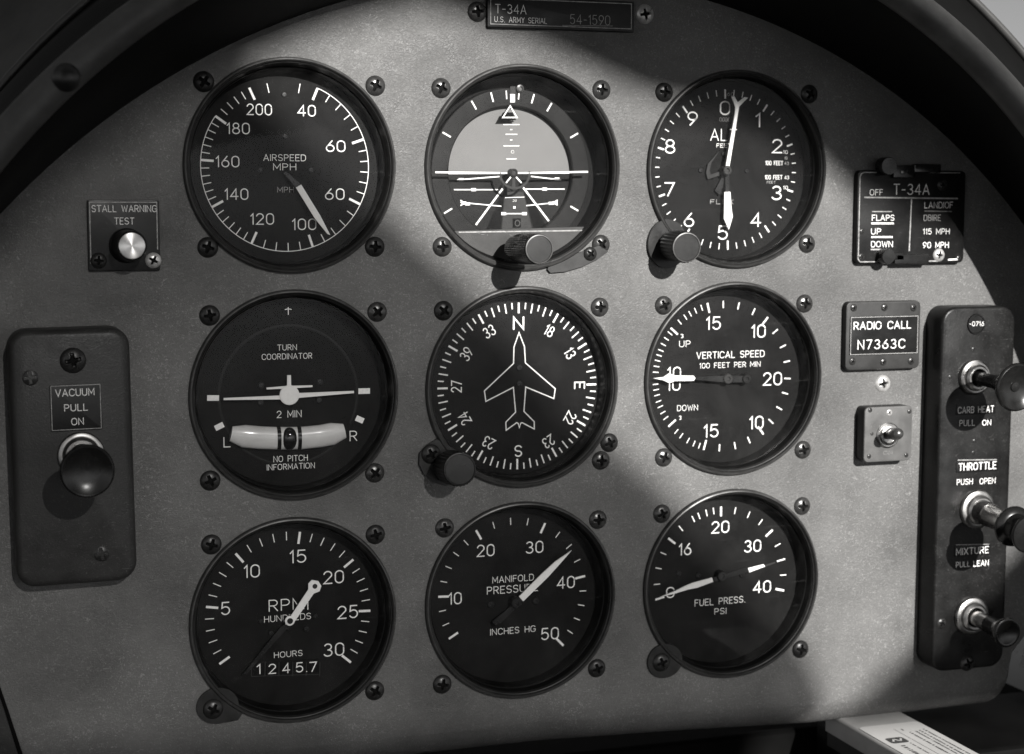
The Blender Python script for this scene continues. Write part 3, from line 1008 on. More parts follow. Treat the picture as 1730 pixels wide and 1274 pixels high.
# fixed aeroplane symbol
az = -5.2
ap = MB()
ap.pprism([(735.5, 289.6), (845, 290.8), (845, 293.6), (735.5, 292.6)], az, az + .7)
ap.pprism([(895, 290.8), (993.5, 288.7), (993.5, 291.8), (895, 293.6)], az, az + .7)
sym = ap.build('aircraft_symbol', 'needle', t)
arc_ = MB()
c = U(869.5, 293, az)
arc_.ribbon([(c[0] + 6.3 * math.cos(math.radians(a)), c[1] + 6.0 * math.sin(math.radians(a))) for a in range(180, 365, 8)], .95, az + .3)
arc_.lathe([(1.7, -3), (1.7, .6), (1.2, 1.0), (.8, .6), (.05, .6)], U(867.5, 292, az), seg=24, cap1=True)
arc_.pprism([(866, 296), (870, 296), (871, 318), (865, 318)], az - .6, az - .1)
arc_.build('symbol_mount', 'lane', sym)
ar2 = MB()
for a, b in (((863, 299), (855, 309)), ((872, 299), (881, 309))):
    ar2.pline([a, b], 2.6, az + .5)
ar2.build('symbol_legs', 'needle', sym)
# lower mask plate
mz = -6.0
L0, R0_ = U(767, 391, mz), U(992, 388, mz)
gc = (cx, cy)
pts = [(L0[0], L0[1]), (R0_[0], R0_[1])]
aL = math.atan2(L0[1] - cy, L0[0] - cx)
aR = math.atan2(R0_[1] - cy, R0_[0] - cx)
arcp = [(cx + 37.3 * math.cos(aR + (aL + (0 if aL < aR else -2 * PI) - aR) * i / 30), cy + 37.3 * math.sin(aR + (aL + (0 if aL < aR else -2 * PI) - aR) * i / 30)) for i in range(31)]
mp = MB().prism(arcp, -12, mz)
mp.ribbon([(L0[0] + 2, L0[1] - .35), (R0_[0] - 2, R0_[1] - .35)], .5, mz + .05, False, False, 1)
mp.build('mask_plate', ['mask_grey', 'edge'], t)
lug = MB()
q = [U(*p, 1.5)[:2] for p in ((925, 455), (932, 440), (985, 425), (1012, 415), (1028, 425), (1010, 438), (985, 450), (955, 459), (930, 461))]
lug.prism(q, .05, 1.5)
lug.build('mounting_lug', 'plate_grey', t)
fluted_knob(t, U(872, 420, 2), U(911, 421, 31), 6.05, ('knob', 'cap_worn'), 40)
glass(t, cx, cy)

# ------------------------------------------------------------------ 3 altimeter
t, dial, cx, cy = gauge(2, 'altimeter', 'altimeter with digits 0 to 9, long forked needle and black corner knob', 'gauge')
mb = MB()
for s, x, y in (('0', 1225, 182.5), ('1', 1280.5, 203), ('2', 1313, 247), ('3', 1312, 326), ('4', 1277, 371.5), ('5', 1221, 393), ('6', 1164, 371.5), ('7', 1131, 320), ('8', 1132, 247.5), ('9', 1170, 200.5)):
    text(mb, s, x, y, 9 if s == '1' else 17.5, 26, Z, .135)
text(mb, 'ALT', 1222.5, 228, 45, 22, Z, .11)
text(mb, 'FEET', 1223, 246, 25, 8, Z, .16)
text(mb, '0000', 1224.5, 202, 18, 8, Z, .14, 2)
text(mb, '100 FEET', 1308, 275.5, 30, 8.5, Z, .17)
text(mb, '100 FEET', 1307, 299.5, 30, 8.5, Z, .17)
text(mb, '10', 1327, 257, 8, 7, Z, .16)
text(mb, '10', 1327, 317, 8, 7, Z, .16)
text(mb, '8', 1328, 267, 5, 6, Z, .16, 1)
text(mb, '42', 1329, 276, 8, 6, Z, .16, 1)
text(mb, '43', 1329, 300, 8, 7, Z, .16)
text(mb, 'FEET', 1303, 308, 15, 5, Z, .16, 1)
text(mb, 'FLEX', 1219.5, 341, 39, 9, Z, .14, 1)
text(mb, '60', 1234, 159, 12, 7, Z, .14, 1)
a0 = ang(cx, cy, 1225, 158)
for i in range(50):
    a = a0 + 7.2 * i
    maj = i % 5 == 0
    tick(mb, cx, cy, a, 33.1 + .9 * math.cos(math.radians(a)) ** 2, 33.1 + .9 * math.cos(math.radians(a)) ** 2 - (3.9 if maj else 2.7) * (1 - .3 * math.sin(math.radians(a)) ** 2), .95 if maj else .5)
mb.build('markings', INK, dial)
dial_screws(dial, [(1183, 288), (1261, 289), (1222, 316), (1222, 260)], 1.0)
n = MB().pprism([(1225.5, 285), (1231.5, 287), (1247, 192), (1249, 180), (1264, 165), (1258, 164), (1246.5, 173), (1241, 163), (1236, 163), (1242.5, 181), (1242, 190)], NZ + .8, NZ + 1.3).build('long_pointer', 'needle', t)
hub(n, 1228, 288, 2.0, NZ + .8, 'lane')
n = MB().pprism([(1224, 324.5), (1234, 324), (1236, 352), (1238, 366), (1231.5, 388.5), (1223, 369), (1223.5, 352)], NZ - .6, NZ).build('short_pointer', 'needle', t)
MB().pprism([(1225, 290), (1232, 290), (1232, 323.5), (1226, 324)], NZ - 1.1, NZ - .7).build('pointer_arm', 'black_metal', n)
n = MB().pprism([(1215, 256), (1212, 259), (1196, 277), (1193, 292), (1196, 303), (1224, 294), (1222, 288), (1201, 295), (1199, 288), (1202, 275)], NZ - 2.2, NZ - 1.8).build('crescent_pointer', 'lane', t)
MB().pprism([(1222, 295), (1227, 297), (1216, 330), (1208, 322)], NZ - 2.2, NZ - 1.8).build('pointer_arm', 'black_metal', n)
ear = MB()
e0 = U(1128, 412, 1.8)
q = [(e0[0] + 8.8 * math.cos(math.radians(a)), e0[1] + 10.2 * math.sin(math.radians(a))) for a in range(0, 360, 10)]
ear.prism([(x, y) for x, y in q], .06, 1.9)
ear.build('mounting_lug', 'bezel', t)
fluted_knob(t, U(1134, 414, 1.9), U(1160, 418, 19.5), 6.5, ('knob_matte', 'cap_worn'), 26)
glass(t, cx, cy)

# ------------------------------------------------------------------ 4 turn coordinator
t, dial, cx, cy = gauge(3, 'turn_coordinator', 'turn coordinator with white aeroplane symbol above a curved white slip tube', 'gauge')
mb = MB()
text(mb, 'TURN', 485, 587, 33, 11.5, Z)
text(mb, 'COORDINATOR', 485, 602, 85, 11.5, Z)
text(mb, '2 MIN', 488.5, 699.5, 42, 14, Z)
text(mb, 'L', 383.5, 747, 12, 19, Z, .12)
text(mb, 'R', 597, 736.5, 13, 19, Z, .12)
text(mb, 'NO PITCH', 491, 774.5, 58, 12, Z)
text(mb, 'INFORMATION', 491.5, 788, 81, 11.5, Z)
text(mb, '\u2020', 487, 525.5, 12, 15, Z, .14)
mb.pline([(350, 672.5), (370, 672.5)], 9.5, Z)
mb.pline([(605.5, 661), (625, 660.5)], 9.5, Z)
mb.pline([(363.5, 724), (377.5, 717)], 9.5, Z)
mb.pline([(601.5, 706), (614, 711.5)], 9.5, Z)
mb.build('markings', INK, dial)
sr = MB()
p = U(488, 668, DZ)
sr.lathe([(28.3, DZ + .01), (28.1, DZ + .06), (27.5, DZ + .07), (27.2, DZ + .03)], (p[0], p[1], 0), seg=96)
sr.build('inner_ring', 'ring_dark', dial)
dial_screws(dial, [(441, 651), (540, 645), (440, 680), (539, 676)], 1.3)
pz = NZ
n = MB().pprism([(378, 672.6), (470, 668.5), (489, 664.5), (508, 664), (598, 660.5), (598, 664.2), (508, 672), (489, 675), (470, 675), (378, 676)], pz - .6, pz)
n.lathe([(3.95, -.6), (3.95, .15), (3.7, .35), (.1, .4)], U(489, 667.5, pz), seg=40, cap1=True)
n.pprism([(485.4, 634), (491.6, 634), (492, 656), (485, 656)], pz - .6, pz - .05)
n.pprism([(450.5, 655), (487, 652), (528, 651), (528, 654), (487, 656.5), (450.5, 658)], pz - .65, pz + .02)
n.build('aeroplane_symbol', 'needle', t)
# curved slip tube
tz = DZ + 2.0
mid = [(390, 733), (412, 737), (440, 739.5), (470, 740.5), (489, 740.5), (510, 740), (540, 737), (562, 733), (582, 728)]
cl = [U(x, y, tz) for x, y in mid]
rings_ = []
for i in range(len(cl)):
    p0, p1 = cl[max(0, i - 1)], cl[min(len(cl) - 1, i + 1)]
    d = Vector((p1[0] - p0[0], p1[1] - p0[1])).normalized()
    nx, ny = -d.y, d.x
    r = 4.55 if 1 <= i <= 7 else 3.0
    rings_.append([(cl[i][0] + nx * r * math.cos(a * PI / 10), cl[i][1] + ny * r * math.cos(a * PI / 10), tz + r * .55 * math.sin(a * PI / 10)) for a in range(20)])
tb = MB().rings(rings_, True, True, True)
tube = tb.build('slip_tube', 'tube_white', t, sharp=50)
bands = MB()
for x, y in ((470.5, 740.5), (505, 740.0)):
    p = U(x, y, tz)
    bands.rings([[(p[0] + dx, p[1] + 4.72 * math.cos(a * PI / 12), tz + 4.72 * .56 * math.sin(a * PI / 12)) for a in range(24)] for dx in (-.75, .75)], True, True, True)
bands.build('wire_band', 'ball', tube)
bl = MB()
p = U(488, 740.5, tz)
bl.rings([[(p[0] + 3.25 * math.cos(a * PI / 14) * math.cos(e), p[1] + 4.55 * math.sin(a * PI / 14) * math.cos(e), tz + 1.2 + 2.4 * math.sin(e)) for a in range(28)] for e in [i * PI / 2 / 7 for i in range(7)]], True, False, True)
bl.build('slip_ball', 'ball', tube, sharp=60)
sh = MB()
q = [(383, 716), (390, 709), (396, 715), (440, 720.5), (489, 721.5), (540, 717), (576, 709), (583, 704), (592, 716), (585, 742), (560, 756), (489, 764), (415, 760), (395, 746)]
sh.prism([U(*p, DZ + .5)[:2] for p in q], DZ + .02, DZ + .5)
sh.build('tube_mount', 'dial', dial)
glass(t, cx, cy)

# ------------------------------------------------------------------ 5 heading indicator
t, dial, cx, cy = gauge(4, 'heading_indicator', 'compass card dial lettered N E S with a white jet outline, centre of panel', 'gauge', 'bezel_grey')
mb = MB()
hcx, hcy = U(875, 652.8, DZ)[:2]
n0 = ang(hcx, hcy, 876, 546)
for i in range(72):
    maj = i % 2 == 0
    tick(mb, hcx, hcy, n0 + i * 5, 34.8, 34.8 - (4.4 if i % 6 == 0 else (4.0 if maj else 2.6)), 1.0 if i % 6 == 0 else .68)
for s, x, y in (('N', 876, 546), ('18', 928, 559), ('13', 963, 597), ('E', 979, 651), ('22', 963, 706), ('23', 926.5, 746), ('S', 875.5, 762), ('23', 825.5, 748), ('24', 785, 707), ('27', 771, 653), ('39', 788, 598), ('33', 826.5, 560)):
    p = U(x, y, DZ)
    a = math.atan2(p[0] - hcx, p[1] - hcy)
    if s in 'NES':
        text_mm(mb, s, p[0], p[1], 5.6 if s == 'N' else 4.9, None if s != 'N' else 5.0, Z, -a, .19 if s == 'N' else .15)
    else:
        text_mm(mb, s, p[0], p[1], 4.7, 5.0 if '1' not in s else 4.0, Z, -a, .135)
j = [(643, 333), (615, 413), (613, 503), (452, 655), (460, 713), (612, 635), (624, 772), (570, 828), (572, 872), (630, 830), (639, 835), (645, 858), (652, 834), (660, 830), (727, 865), (727, 825), (670, 768), (680, 633), (835, 697), (843, 643), (678, 500), (673, 410)]
mb.pline([(680 + x / 3.267, 460 + y / 3.267) for x, y in j], 1.9, Z + .1, True)
mb.build('markings', INK, dial)
dial_screws(dial, [(877, 621), (877, 648)], 1.4)
ear = MB()
q = [U(*p, 1.6)[:2] for p in ((738, 742), (722, 752), (709, 766), (708, 784), (716, 801), (732, 815), (752, 821), (775, 815), (800, 800), (770, 760))]
ear.prism(q, .06, 1.7)
ear.build('mounting_lug', 'bezel', t)
fluted_knob(t, U(757, 788, 2), U(777, 793, 20), 7.0, ('knob_matte', 'knob_matte'), 30, rim=False)
glass(t, cx, cy)

# ------------------------------------------------------------------ 6 vertical speed indicator
t, dial, cx, cy = gauge(5, 'vertical_speed_indicator', 'vertical speed dial with white needle pointing level left, right of compass dial', 'gauge')
mb = MB()
for s, x, y, w in (('15', 1205.5, 546, 25), ('10', 1281.5, 559.5, 24), ('20', 1305, 640, 32), ('10', 1278, 714, 24), ('15', 1201.5, 728, 25), ('10', 1139, 630, 23), ('10', 1138, 650, 23)):
    text(mb, s, x, y, w, 24 if y not in (630, 650) else 22, Z, .13)
text(mb, 'UP', 1157, 581, 19, 12.5, Z)
text(mb, 'DOWN', 1161.5, 689, 35, 11.5, Z)
text(mb, 'VERTICAL SPEED', 1234.5, 599, 115, 13.5, Z, .14)
text(mb, '100 FEET PER MIN', 1233.5, 616.5, 103, 10.5, Z, .14)
text(mb, '~', 1152, 567.5, 6, 8, Z, .2)
text(mb, '~', 1149, 705.5, 5, 8, Z, .2)
for x, y in ((373, 178), (620, 230), (610, 722), (357, 772), (213, 678), (233, 285)):
    tick(mb, cx, cy, ang(cx, cy, 1050 + x / 2.544, 450 + y / 2.544), 32.9, 28.5, 1.0)
for x, y in ((437, 160), (503, 167), (570, 188), (665, 276), (697, 342), (715, 408), (713, 482), (712, 548), (690, 617), (653, 677), (420, 793), (490, 787), (555, 766)):
    tick(mb, cx, cy, ang(cx, cy, 1050 + x / 2.544, 450 + y / 2.544), 32.7, 29.6, .7)
for x, y in ((208, 288), (193, 312), (177, 335), (165, 360), (158, 382), (152, 405), (148, 430), (146, 455), (146, 507), (150, 530), (155, 553), (160, 580), (167, 603), (178, 628), (190, 652), (235, 710), (255, 730), (285, 750), (310, 765), (332, 778), (250, 240), (275, 220), (295, 205), (318, 191), (345, 181)):
    tick(mb, cx, cy, ang(cx, cy, 1050 + x / 2.544, 450 + y / 2.544), 33.0, 30.4, .5)
mb.build('markings', INK, dial)
n = MB().pprism([(1104, 639.2), (1121, 637.2), (1131, 630.5), (1140, 634.5), (1172, 634.8), (1175, 639), (1172, 643.5), (1140, 643.8), (1131, 647.5), (1121, 642.5)], NZ, NZ + .6).build('pointer', 'needle', t)
MB().pprism([(1175.5, 637), (1226, 635), (1260, 635), (1260, 646), (1226, 646), (1175.5, 642)], NZ - .3, NZ + .2).build('pointer_arm', 'black_metal', n)
hub(n, 1229, 640, 2.2, NZ, 'lane')
hub(n, 1260.5, 640, 2.0, NZ)
glass(t, cx, cy)

# ------------------------------------------------------------------ 7 tachometer
t, dial, cx, cy = gauge(6, 'tachometer', 'engine RPM dial with hours counter in its lower half, lower left of panel', 'gauge')
mb = MB()
for s, x, y, w in (('5', 381, 1028, 16), ('10', 425.5, 965, 27), ('15', 503.5, 940, 28), ('20', 563.5, 975, 35), ('25', 587.5, 1034, 35), ('30', 564, 1097.5, 35)):
    text(mb, s, x, y, w, 24, Z)
text(mb, 'RPM', 484, 1021.5, 60, 21.5, Z, .11)
text(mb, 'I', 520, 1021, 4, 20, Z, .11)
text(mb, 'HUNDREDS', 486, 1043.5, 79, 12.5, Z)
text(mb, 'HOURS', 487, 1105, 48, 11.5, Z)
ticks(mb, cx, cy, [(376, 1118), (357, 1026), (405, 943), (505, 911), (589, 952), (620, 1032), (590, 1117)], [5, 5, 5, 5, 5, 5], 33.6, 4.9, 3.5, 1.2, .45)
mb.build('markings', INK, dial)
dial_screws(dial, [(441, 1049), (533, 1041), (458, 1069), (517, 1062), (487, 1061)], 1.2)
ct = MB()
cz = DZ + .3
for i, (s, x, y) in enumerate((('1', 437, 1130.5), ('2', 460, 1130), ('4', 483.5, 1129), ('5', 506, 1127.5), ('7', 529, 1126.5))):
    q = U(x, y, cz)
    ct.rbox(q[0], q[1], 5.05, 6.3, .3, DZ + .02, cz, .12, math.radians(.5))
for x in (425.5, 448, 471.5, 494.8, 517.5, 540.5):
    ct.pline([(x, 1118.5), (x - .6, 1142.5)], 1.3, cz + .03, mi=1)
ct.pline([(425, 1142.8), (540, 1139)], 1.2, cz + .03, mi=1)
cm = ct.build('hours_counter', ['recess', 'lane'], dial)
cd = MB()
for i, (s, x, y) in enumerate((('1', 437, 1130.5), ('2', 460, 1130), ('4', 483.5, 1129), ('5', 506, 1127.5), ('7', 529, 1126.5), ('.', 518, 1134))):
    text(cd, s, x, y, {'1': 7, '.': 3}.get(s, 13), 18.5 if s != '.' else 3, cz + .06, .14 if s != '.' else .9)
cd.build('counter_digits', 'ink', cm)
n = MB().pprism([(482, 1055), (494, 1056), (530, 1003), (540, 999), (543, 990), (538, 982), (527, 980), (521, 986), (521, 996)], NZ, NZ + .6)
n = n.build('pointer', 'needle', t)
MB().pprism([(409, 1140), (415, 1134), (436, 1107), (446, 1094), (474, 1060), (481, 1056), (490, 1057), (452, 1098), (441, 1111), (418, 1138)], NZ - .4, NZ).build('pointer_tail', 'black_metal', n)
MB().lathe([(1.0, .6), (1.0, .72), (.05, .75)], U(531.5, 990, NZ), seg=20, cap1=True).build('lume_dot', 'lane', n)
MB().lathe([(2.0, .6), (2.0, 1.0), (1.2, 1.3), (1.0, .9), (.05, .9)], U(489, 1048, NZ), seg=24, cap1=True, mis=[0, 0, 1, 1]).build('hub', ['needle', 'black_metal'], n)
ear = MB()
e0 = U(368, 1193, 1.5)
ear.prism([(e0[0] + 8.2 * math.cos(math.radians(a)), e0[1] + 7.2 * math.sin(math.radians(a))) for a in range(0, 360, 10)], .06, 1.4)
ear.prism([U(*p, 1.3)[:2] for p in ((345, 1175), (360, 1160), (410, 1205), (402, 1217), (380, 1221), (355, 1212))], .07, 1.3)
ear.build('mounting_lug', 'bezel', t)
glass(t, cx, cy)

# ------------------------------------------------------------------ 8 manifold pressure gauge
t, dial, cx, cy = gauge(7, 'manifold_pressure_gauge', 'manifold pressure dial in inches, needle between 30 and 40, bottom middle', 'gauge')
mb = MB()
for s, x, y, w in (('10', 769, 1011, 22), ('20', 820.5, 930, 30), ('30', 903, 924.5, 30), ('40', 956, 984, 30), ('50', 929, 1070.5, 30)):
    text(mb, s, x, y, w, 22, Z)
text(mb, 'MANIFOLD', 867, 977.5, 70, 13, Z)
text(mb, 'PRESSURE', 866, 995, 86, 15, Z)
text(mb, 'INCHES HG', 866.5, 1065, 76, 12.5, Z)
ticks(mb, cx, cy, [(760, 1078), (747, 1008), (810, 906), (915, 897), (981, 975), (950, 1089)], [3, 5, 4, 4, 5], 32.8, 4.6, 3.0, 1.15, .45)
mb.build('markings', INK, dial)
dial_screws(dial, [(829, 1021), (905, 1015)], 1.6)
n = MB().pprism([(877, 1008), (884, 1016), (926, 975), (944, 955), (966, 930), (938, 949), (915, 970)], NZ, NZ + .6).build('pointer', 'needle', t)
MB().pprism([(884, 1008), (887, 1013), (846, 1053), (838, 1057), (832, 1050), (838, 1045)], NZ - .5, NZ - .05).build('pointer_tail', 'black_metal', n)
hub(n, 872, 1018, 2.4, NZ)
glass(t, cx, cy)

# ------------------------------------------------------------------ 9 fuel pressure gauge
t, dial, cx, cy = gauge(8, 'fuel_pressure_gauge', 'fuel pressure dial in PSI, white needle at 0, lower right of panel', 'gauge')
mb = MB()
for s, x, y, w in (('16', 1157.5, 928, 21), ('20', 1217, 890.5, 30), ('30', 1271.5, 922.5, 29), ('40', 1287.5, 991.5, 30), ('0', 1132.5, 1001, 14)):
    text(mb, s, x, y, w, 22 if s != '0' else 20, Z, .135)
text(mb, 'FUEL PRESS.', 1217, 1015.5, 86, 13, Z)
text(mb, 'PSI', 1217, 1032.5, 20, 12, Z)
for x, y in ((1135, 914), (1218, 864), (1298, 902), (1316, 996), (1115, 1010.5)):
    tick(mb, cx, cy, ang(cx, cy, x, y), 31.9, 27.6, 1.15)
for x, y in ((1028, 450), (1040, 385), (1055, 323), (1126, 218), (1178, 180), (1200, 163), (1232, 152), (1262, 147), (1350, 150), (1405, 168), (1450, 202), (1520, 292), (1535, 352), (1545, 412)):
    tick(mb, cx, cy, ang(cx, cy, 680 + x / 2.403, 800 + y / 2.403), 31.9, 28.9 if x != 1535 else 27.8, .55 if x != 1535 else .8)
mb.build('markings', INK, dial)
dial_screws(dial, [(1146, 969), (1179, 972), (1253, 971)], 1.2)
n = MB().pprism([(1203, 976), (1205, 983), (1178, 993), (1163, 996), (1140, 1003), (1115, 1009), (1140, 999), (1158, 990), (1170, 985)], NZ, NZ + .6).build('pointer', 'needle', t)
MB().pprism([(1205, 976), (1264, 958), (1265, 966), (1207, 983)], NZ - .4, NZ).build('pointer_arm', 'black_metal', n)
MB().pprism([(1264, 960), (1290, 953.5), (1293, 957), (1266, 967)], NZ - .3, NZ + .2).build('pointer_tail', 'needle', n)
MB().pprism([(1291, 955), (1310, 949), (1310, 951.5), (1292, 958)], NZ - .6, NZ - .3).build('tail_tip', 'lane', n)
hub(n, 1219, 973, 2.2, NZ)
ear = MB()
e0 = U(1124, 1117, 1.5)
ear.prism([(e0[0] + 8.0 * math.cos(math.radians(a)), e0[1] + 7.4 * math.sin(math.radians(a))) for a in range(0, 360, 10)], .06, 1.4)
ear.build('mounting_lug', 'bezel', t)
glass(t, cx, cy)

# ------------------------------------------------------------------ cross-head screws (one mesh per finish)


def screw_mb(r=4.0, hgt=2.0, cross=True):
    b = MB()
    seg, rings_n = 96, 26
    pts, fl = [], []
    for j in range(rings_n + 1):
        rr = r * j / rings_n
        row = []
        for i in range(seg):
            a = 2 * PI * i / seg
            x, y = rr * math.cos(a), rr * math.sin(a)
            z = hgt * math.sqrt(max(0, 1 - (rr / r) ** 2 * .97)) - hgt * .17
            if j == rings_n:
                z = 0.02
            if cross:
                ax, ay = abs(x), abs(y)
                hi, lo = max(ax, ay), min(ax, ay)
                wd = .155 * r * (1 - .25 * hi / (.5 * r))
                d = max(lo - wd, hi - .56 * r)
                core = math.hypot(x, y) - .25 * r
                d = min(d, core)
                k = min(1, max(0, -d / (.07 * r) + .5))
                z -= k * hgt * .62
                fl.append(k)
            else:
                fl.append(0)
            row.append((x, y, z))
        pts.append(row)
    o = len(b.v)
    for row in pts:
        b.v += row
    for j in range(rings_n):
        for i in range(seg):
            i2 = (i + 1) % seg
            q = [j * seg + i, (j + 1) * seg + i, (j + 1) * seg + i2, j * seg + i2]
            b.f.append([o + x for x in q])
            b.mi.append(1 if sum(fl[x] for x in q) / 4 > .6 else 0)  # slot faces get the black that stands for their shade
    return b


PROTO = {}


def screw(px, py, fin, label=None, r=4.0, z=0.0, rot=None, parent=None, name='panel_screw', group='cross-head screws holding the instruments to the panel'):
    key = (fin, r, name == 'coaming_rivet')
    p = U(px, py, z)
    if key not in PROTO:
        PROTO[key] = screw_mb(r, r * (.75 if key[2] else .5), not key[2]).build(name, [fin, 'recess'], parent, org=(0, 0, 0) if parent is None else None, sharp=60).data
        ob = [x for x in COL.objects if x.data == PROTO[key]][0]
        if parent is not None:           # mesh was built about the parent origin: shift it back to its own centre
            o3 = Vector(parent['_o']) * .001
            for v in ob.data.vertices:
                v.co += o3
    else:
        ob = bpy.data.objects.new(name, PROTO[key])
        COL.objects.link(ob)
    a = random.uniform(0, 90) if rot is None else rot
    if parent is not None:
        ob.parent = parent
        o3 = parent['_o']
        ob.location = ((p[0] - o3[0]) * .001, (p[1] - o3[1]) * .001, (p[2] - o3[2]) * .001)
        ob.rotation_euler = (0, 0, math.radians(a))
    else:
        ob.location = W(p)
        ob.rotation_euler = (Matrix.Rotation(PI / 2, 3, 'X') @ Matrix.Rotation(math.radians(a), 3, 'Z')).to_euler()
        tag(ob, label, 'screw', group)
    return ob


FIN = {'screw_dark': 'blackened', 'screw_grey': 'worn grey', 'screw_bright': 'bright silver'}
SCREWS = {
    'airspeed dial': [('upper left', 344, 138, 'd'), ('upper right', 634, 145, 'g'), ('lower left', 351, 418, 'd'), ('lower right', 633, 417, 'd')],
    'artificial horizon': [('upper left', 745, 149, 'g'), ('upper right', 1016, 152, 'g'), ('lower left', 747, 417, 'g'), ('lower right', 1015, 413, 'g')],
    'altimeter': [('upper left', 1122, 156, 'd'), ('upper right', 1367, 159, 'd'), ('lower right', 1363, 412, 'g')],
    'turn coordinator': [('upper left', 354, 533, 'd'), ('upper right', 637, 527, 'g'), ('lower left', 355, 812, 'd'), ('lower right', 633, 799, 'g')],
    'compass dial': [('upper left', 749, 525, 'd'), ('upper right', 1013, 519, 'g'), ('lower right', 1029, 748, 'd')],
    'vertical speed dial': [('upper left', 1121, 516, 'g'), ('upper right', 1359, 513, 'g'), ('lower left', 1121, 773, 'g'), ('lower right', 1356, 760, 'g')],
    'RPM dial': [('upper left', 357, 920, 'd'), ('upper right', 634, 903, 'd'), ('lower right', 633, 1167, 'd')],
    'manifold pressure dial': [('upper left', 751, 892, 'g'), ('upper right', 1010, 878, 'g'), ('lower left', 747, 1156, 'd'), ('lower right', 1008, 1129, 'd')],
    'fuel pressure dial': [('upper left', 1118, 868, 'g'), ('upper right', 1355, 855, 'g'), ('lower right', 1352, 1097, 'd')],
}
FK = {'d': 'screw_dark', 'g': 'screw_grey', 'b': 'screw_bright'}
for gname, lst in SCREWS.items():
    for pos, x, y, f in lst:
        screw(x, y, FK[f], '%s cross-head screw just outside the %s edge of the %s' % (FIN[FK[f]], pos, gname))
screw(728, 767, 'screw_dark', 'dark screw in the lug beside the compass dial corner knob', z=1.7)
screw(1015, 778, 'screw_grey', 'worn grey screw, lower of the pair right of the compass dial')
screw(997, 429, 'screw_dark', 'small dark screw in the lug at the artificial horizon lower right', r=2.9, z=1.5)
screw(360, 1198, 'screw_dark', 'dark screw in the rounded lug at the lower left of the RPM dial', z=1.4)
screw(1117, 1119, 'screw_dark', 'dark screw in the rounded lug at the lower left of the fuel dial', z=1.4)
screw(1491, 648, 'screw_bright', 'bright silver screw between the radio call plate and toggle switch', r=3.8, rot=10)
screw(806, 20, 'screw_grey', 'grey round-head screw left of the serial number plate at top', rot=8)
screw(1089, 24, 'screw_bright', 'bright silver screw right of the serial number plate at top', rot=12)

# coaming screw, in the channel at the upper left
sc = screw(112, 131, 'screw_dark', 'dark domed rivet in the black coaming at the upper left', r=4.8, z=65.0, rot=20, name='coaming_rivet', group='rivets in the coaming')

# ------------------------------------------------------------------ stall warning test switch
c = U(209.5, 398, 1.4)
w = math.dist(U(149, 398, 1.4), U(270.5, 398, 1.4))
h = math.dist(U(210, 337, 1.4), U(210, 457.5, 1.4))
t = thing('stall_warning_switch', (c[0], c[1], 0), 'square black stall warning test plate with a silver-capped push knob', 'switch')
pl = MB().rbox(c[0], c[1], w, h, .8, .05, 1.4, .3).build('plate', 'plate', t)
mb = MB()
text(mb, 'STALL WARNING', 210, 352.5, 110, 13.5, 1.45)
text(mb, 'TEST', 210, 373.5, 34, 13.5, 1.45)
mb.ribbon([(c[0] + x, c[1] + y) for x, y in ((-w / 2 + .9, -h / 2 + 3), (-w / 2 + .9, h / 2 - .9), (w / 2 - .9, h / 2 - .9), (w / 2 - .9, -h / 2 + 8))], .35, 1.45, False, False, 1)
mb.build('lettering', ['ink', 'edge'], pl)
b, e = Vector(U(214, 415, 1.4)), Vector(U(223, 415.5, 15.0))
L_ = (e - b).length
kb = MB().lathe([(6.6, 0), (6.5, 1.2), (6.0, 1.6), (5.7, L_ - 1.2), (5.4, L_ - .3), (4.9, L_)], b, e - b, seg=64).build('knob', 'knob_matte', t)
MB().lathe([(4.85, L_ - .3), (4.8, L_ + .05), (4.5, L_ + .2), (2.2, L_ + .22), (.04, L_ + .2)], b, e - b, seg=64, cap1=True).build('knob_cap', 'spun', kb)
screw(166.5, 440.5, 'screw_dark', parent=t, z=1.4, r=3.0, name='plate_screw')
screw(259, 440, 'screw_bright', parent=t, z=1.4, r=3.0, name='plate_screw')

# ------------------------------------------------------------------ vacuum pull control
BZ = 13.0
fl_, fr_, ft, fb_ = U(20, 775, BZ), U(226, 775, BZ), U(120, 556, BZ), U(120, 989, BZ)
c = ((fl_[0] + fr_[0]) / 2, (ft[1] + fb_[1]) / 2)
w, h = fr_[0] - fl_[0], ft[1] - fb_[1]
t = thing('vacuum_control', (c[0], c[1], 0), 'dark rounded box with black vacuum pull knob at the left edge', 'control box')
MB().rbox(c[0], c[1], w, h, 7.0, .05, BZ, 2.6, math.radians(.6)).build('housing', 'box', t, sharp=45)
pl = MB().rbox(*U(128.5, 688.5, BZ + .4)[:2], 18.4, 17.2, .4, BZ - .2, BZ + .45, .12, math.radians(.8)).build('label_plate', 'plate', t)
mb = MB()
tz = BZ + .5
text(mb, 'VACUUM', 126.5, 663, 66, 14.5, tz, rot=math.radians(.8))
text(mb, 'PULL', 128.5, 688.5, 40, 14, tz, rot=math.radians(.8))
text(mb, 'ON', 131, 712, 21, 14, tz, rot=math.radians(.8))
pc = U(128.5, 688.5, tz)
mb.ribbon([(pc[0] + x, pc[1] + y) for x, y in ((-8.8, 8.1), (8.8, 8.3), (8.9, -8.0), (-8.7, -8.2))], .22, tz, True, False, 1)
mb.build('lettering', ['ink', 'edge'], pl)
b, e = Vector(U(137, 768, BZ)), Vector(U(148, 797, 49))
L_ = (e - b).length
MB().lathe([(8.6, 0), (8.6, 1.0), (8.2, 1.8), (7.4, 2.2), (6.9, 2.2), (6.5, 3.4), (5.8, 4.2), (4.6, 4.2), (4.4, 3.0)], b, (0, 0, 1), seg=56).build('collar', 'chrome', t, sharp=28)
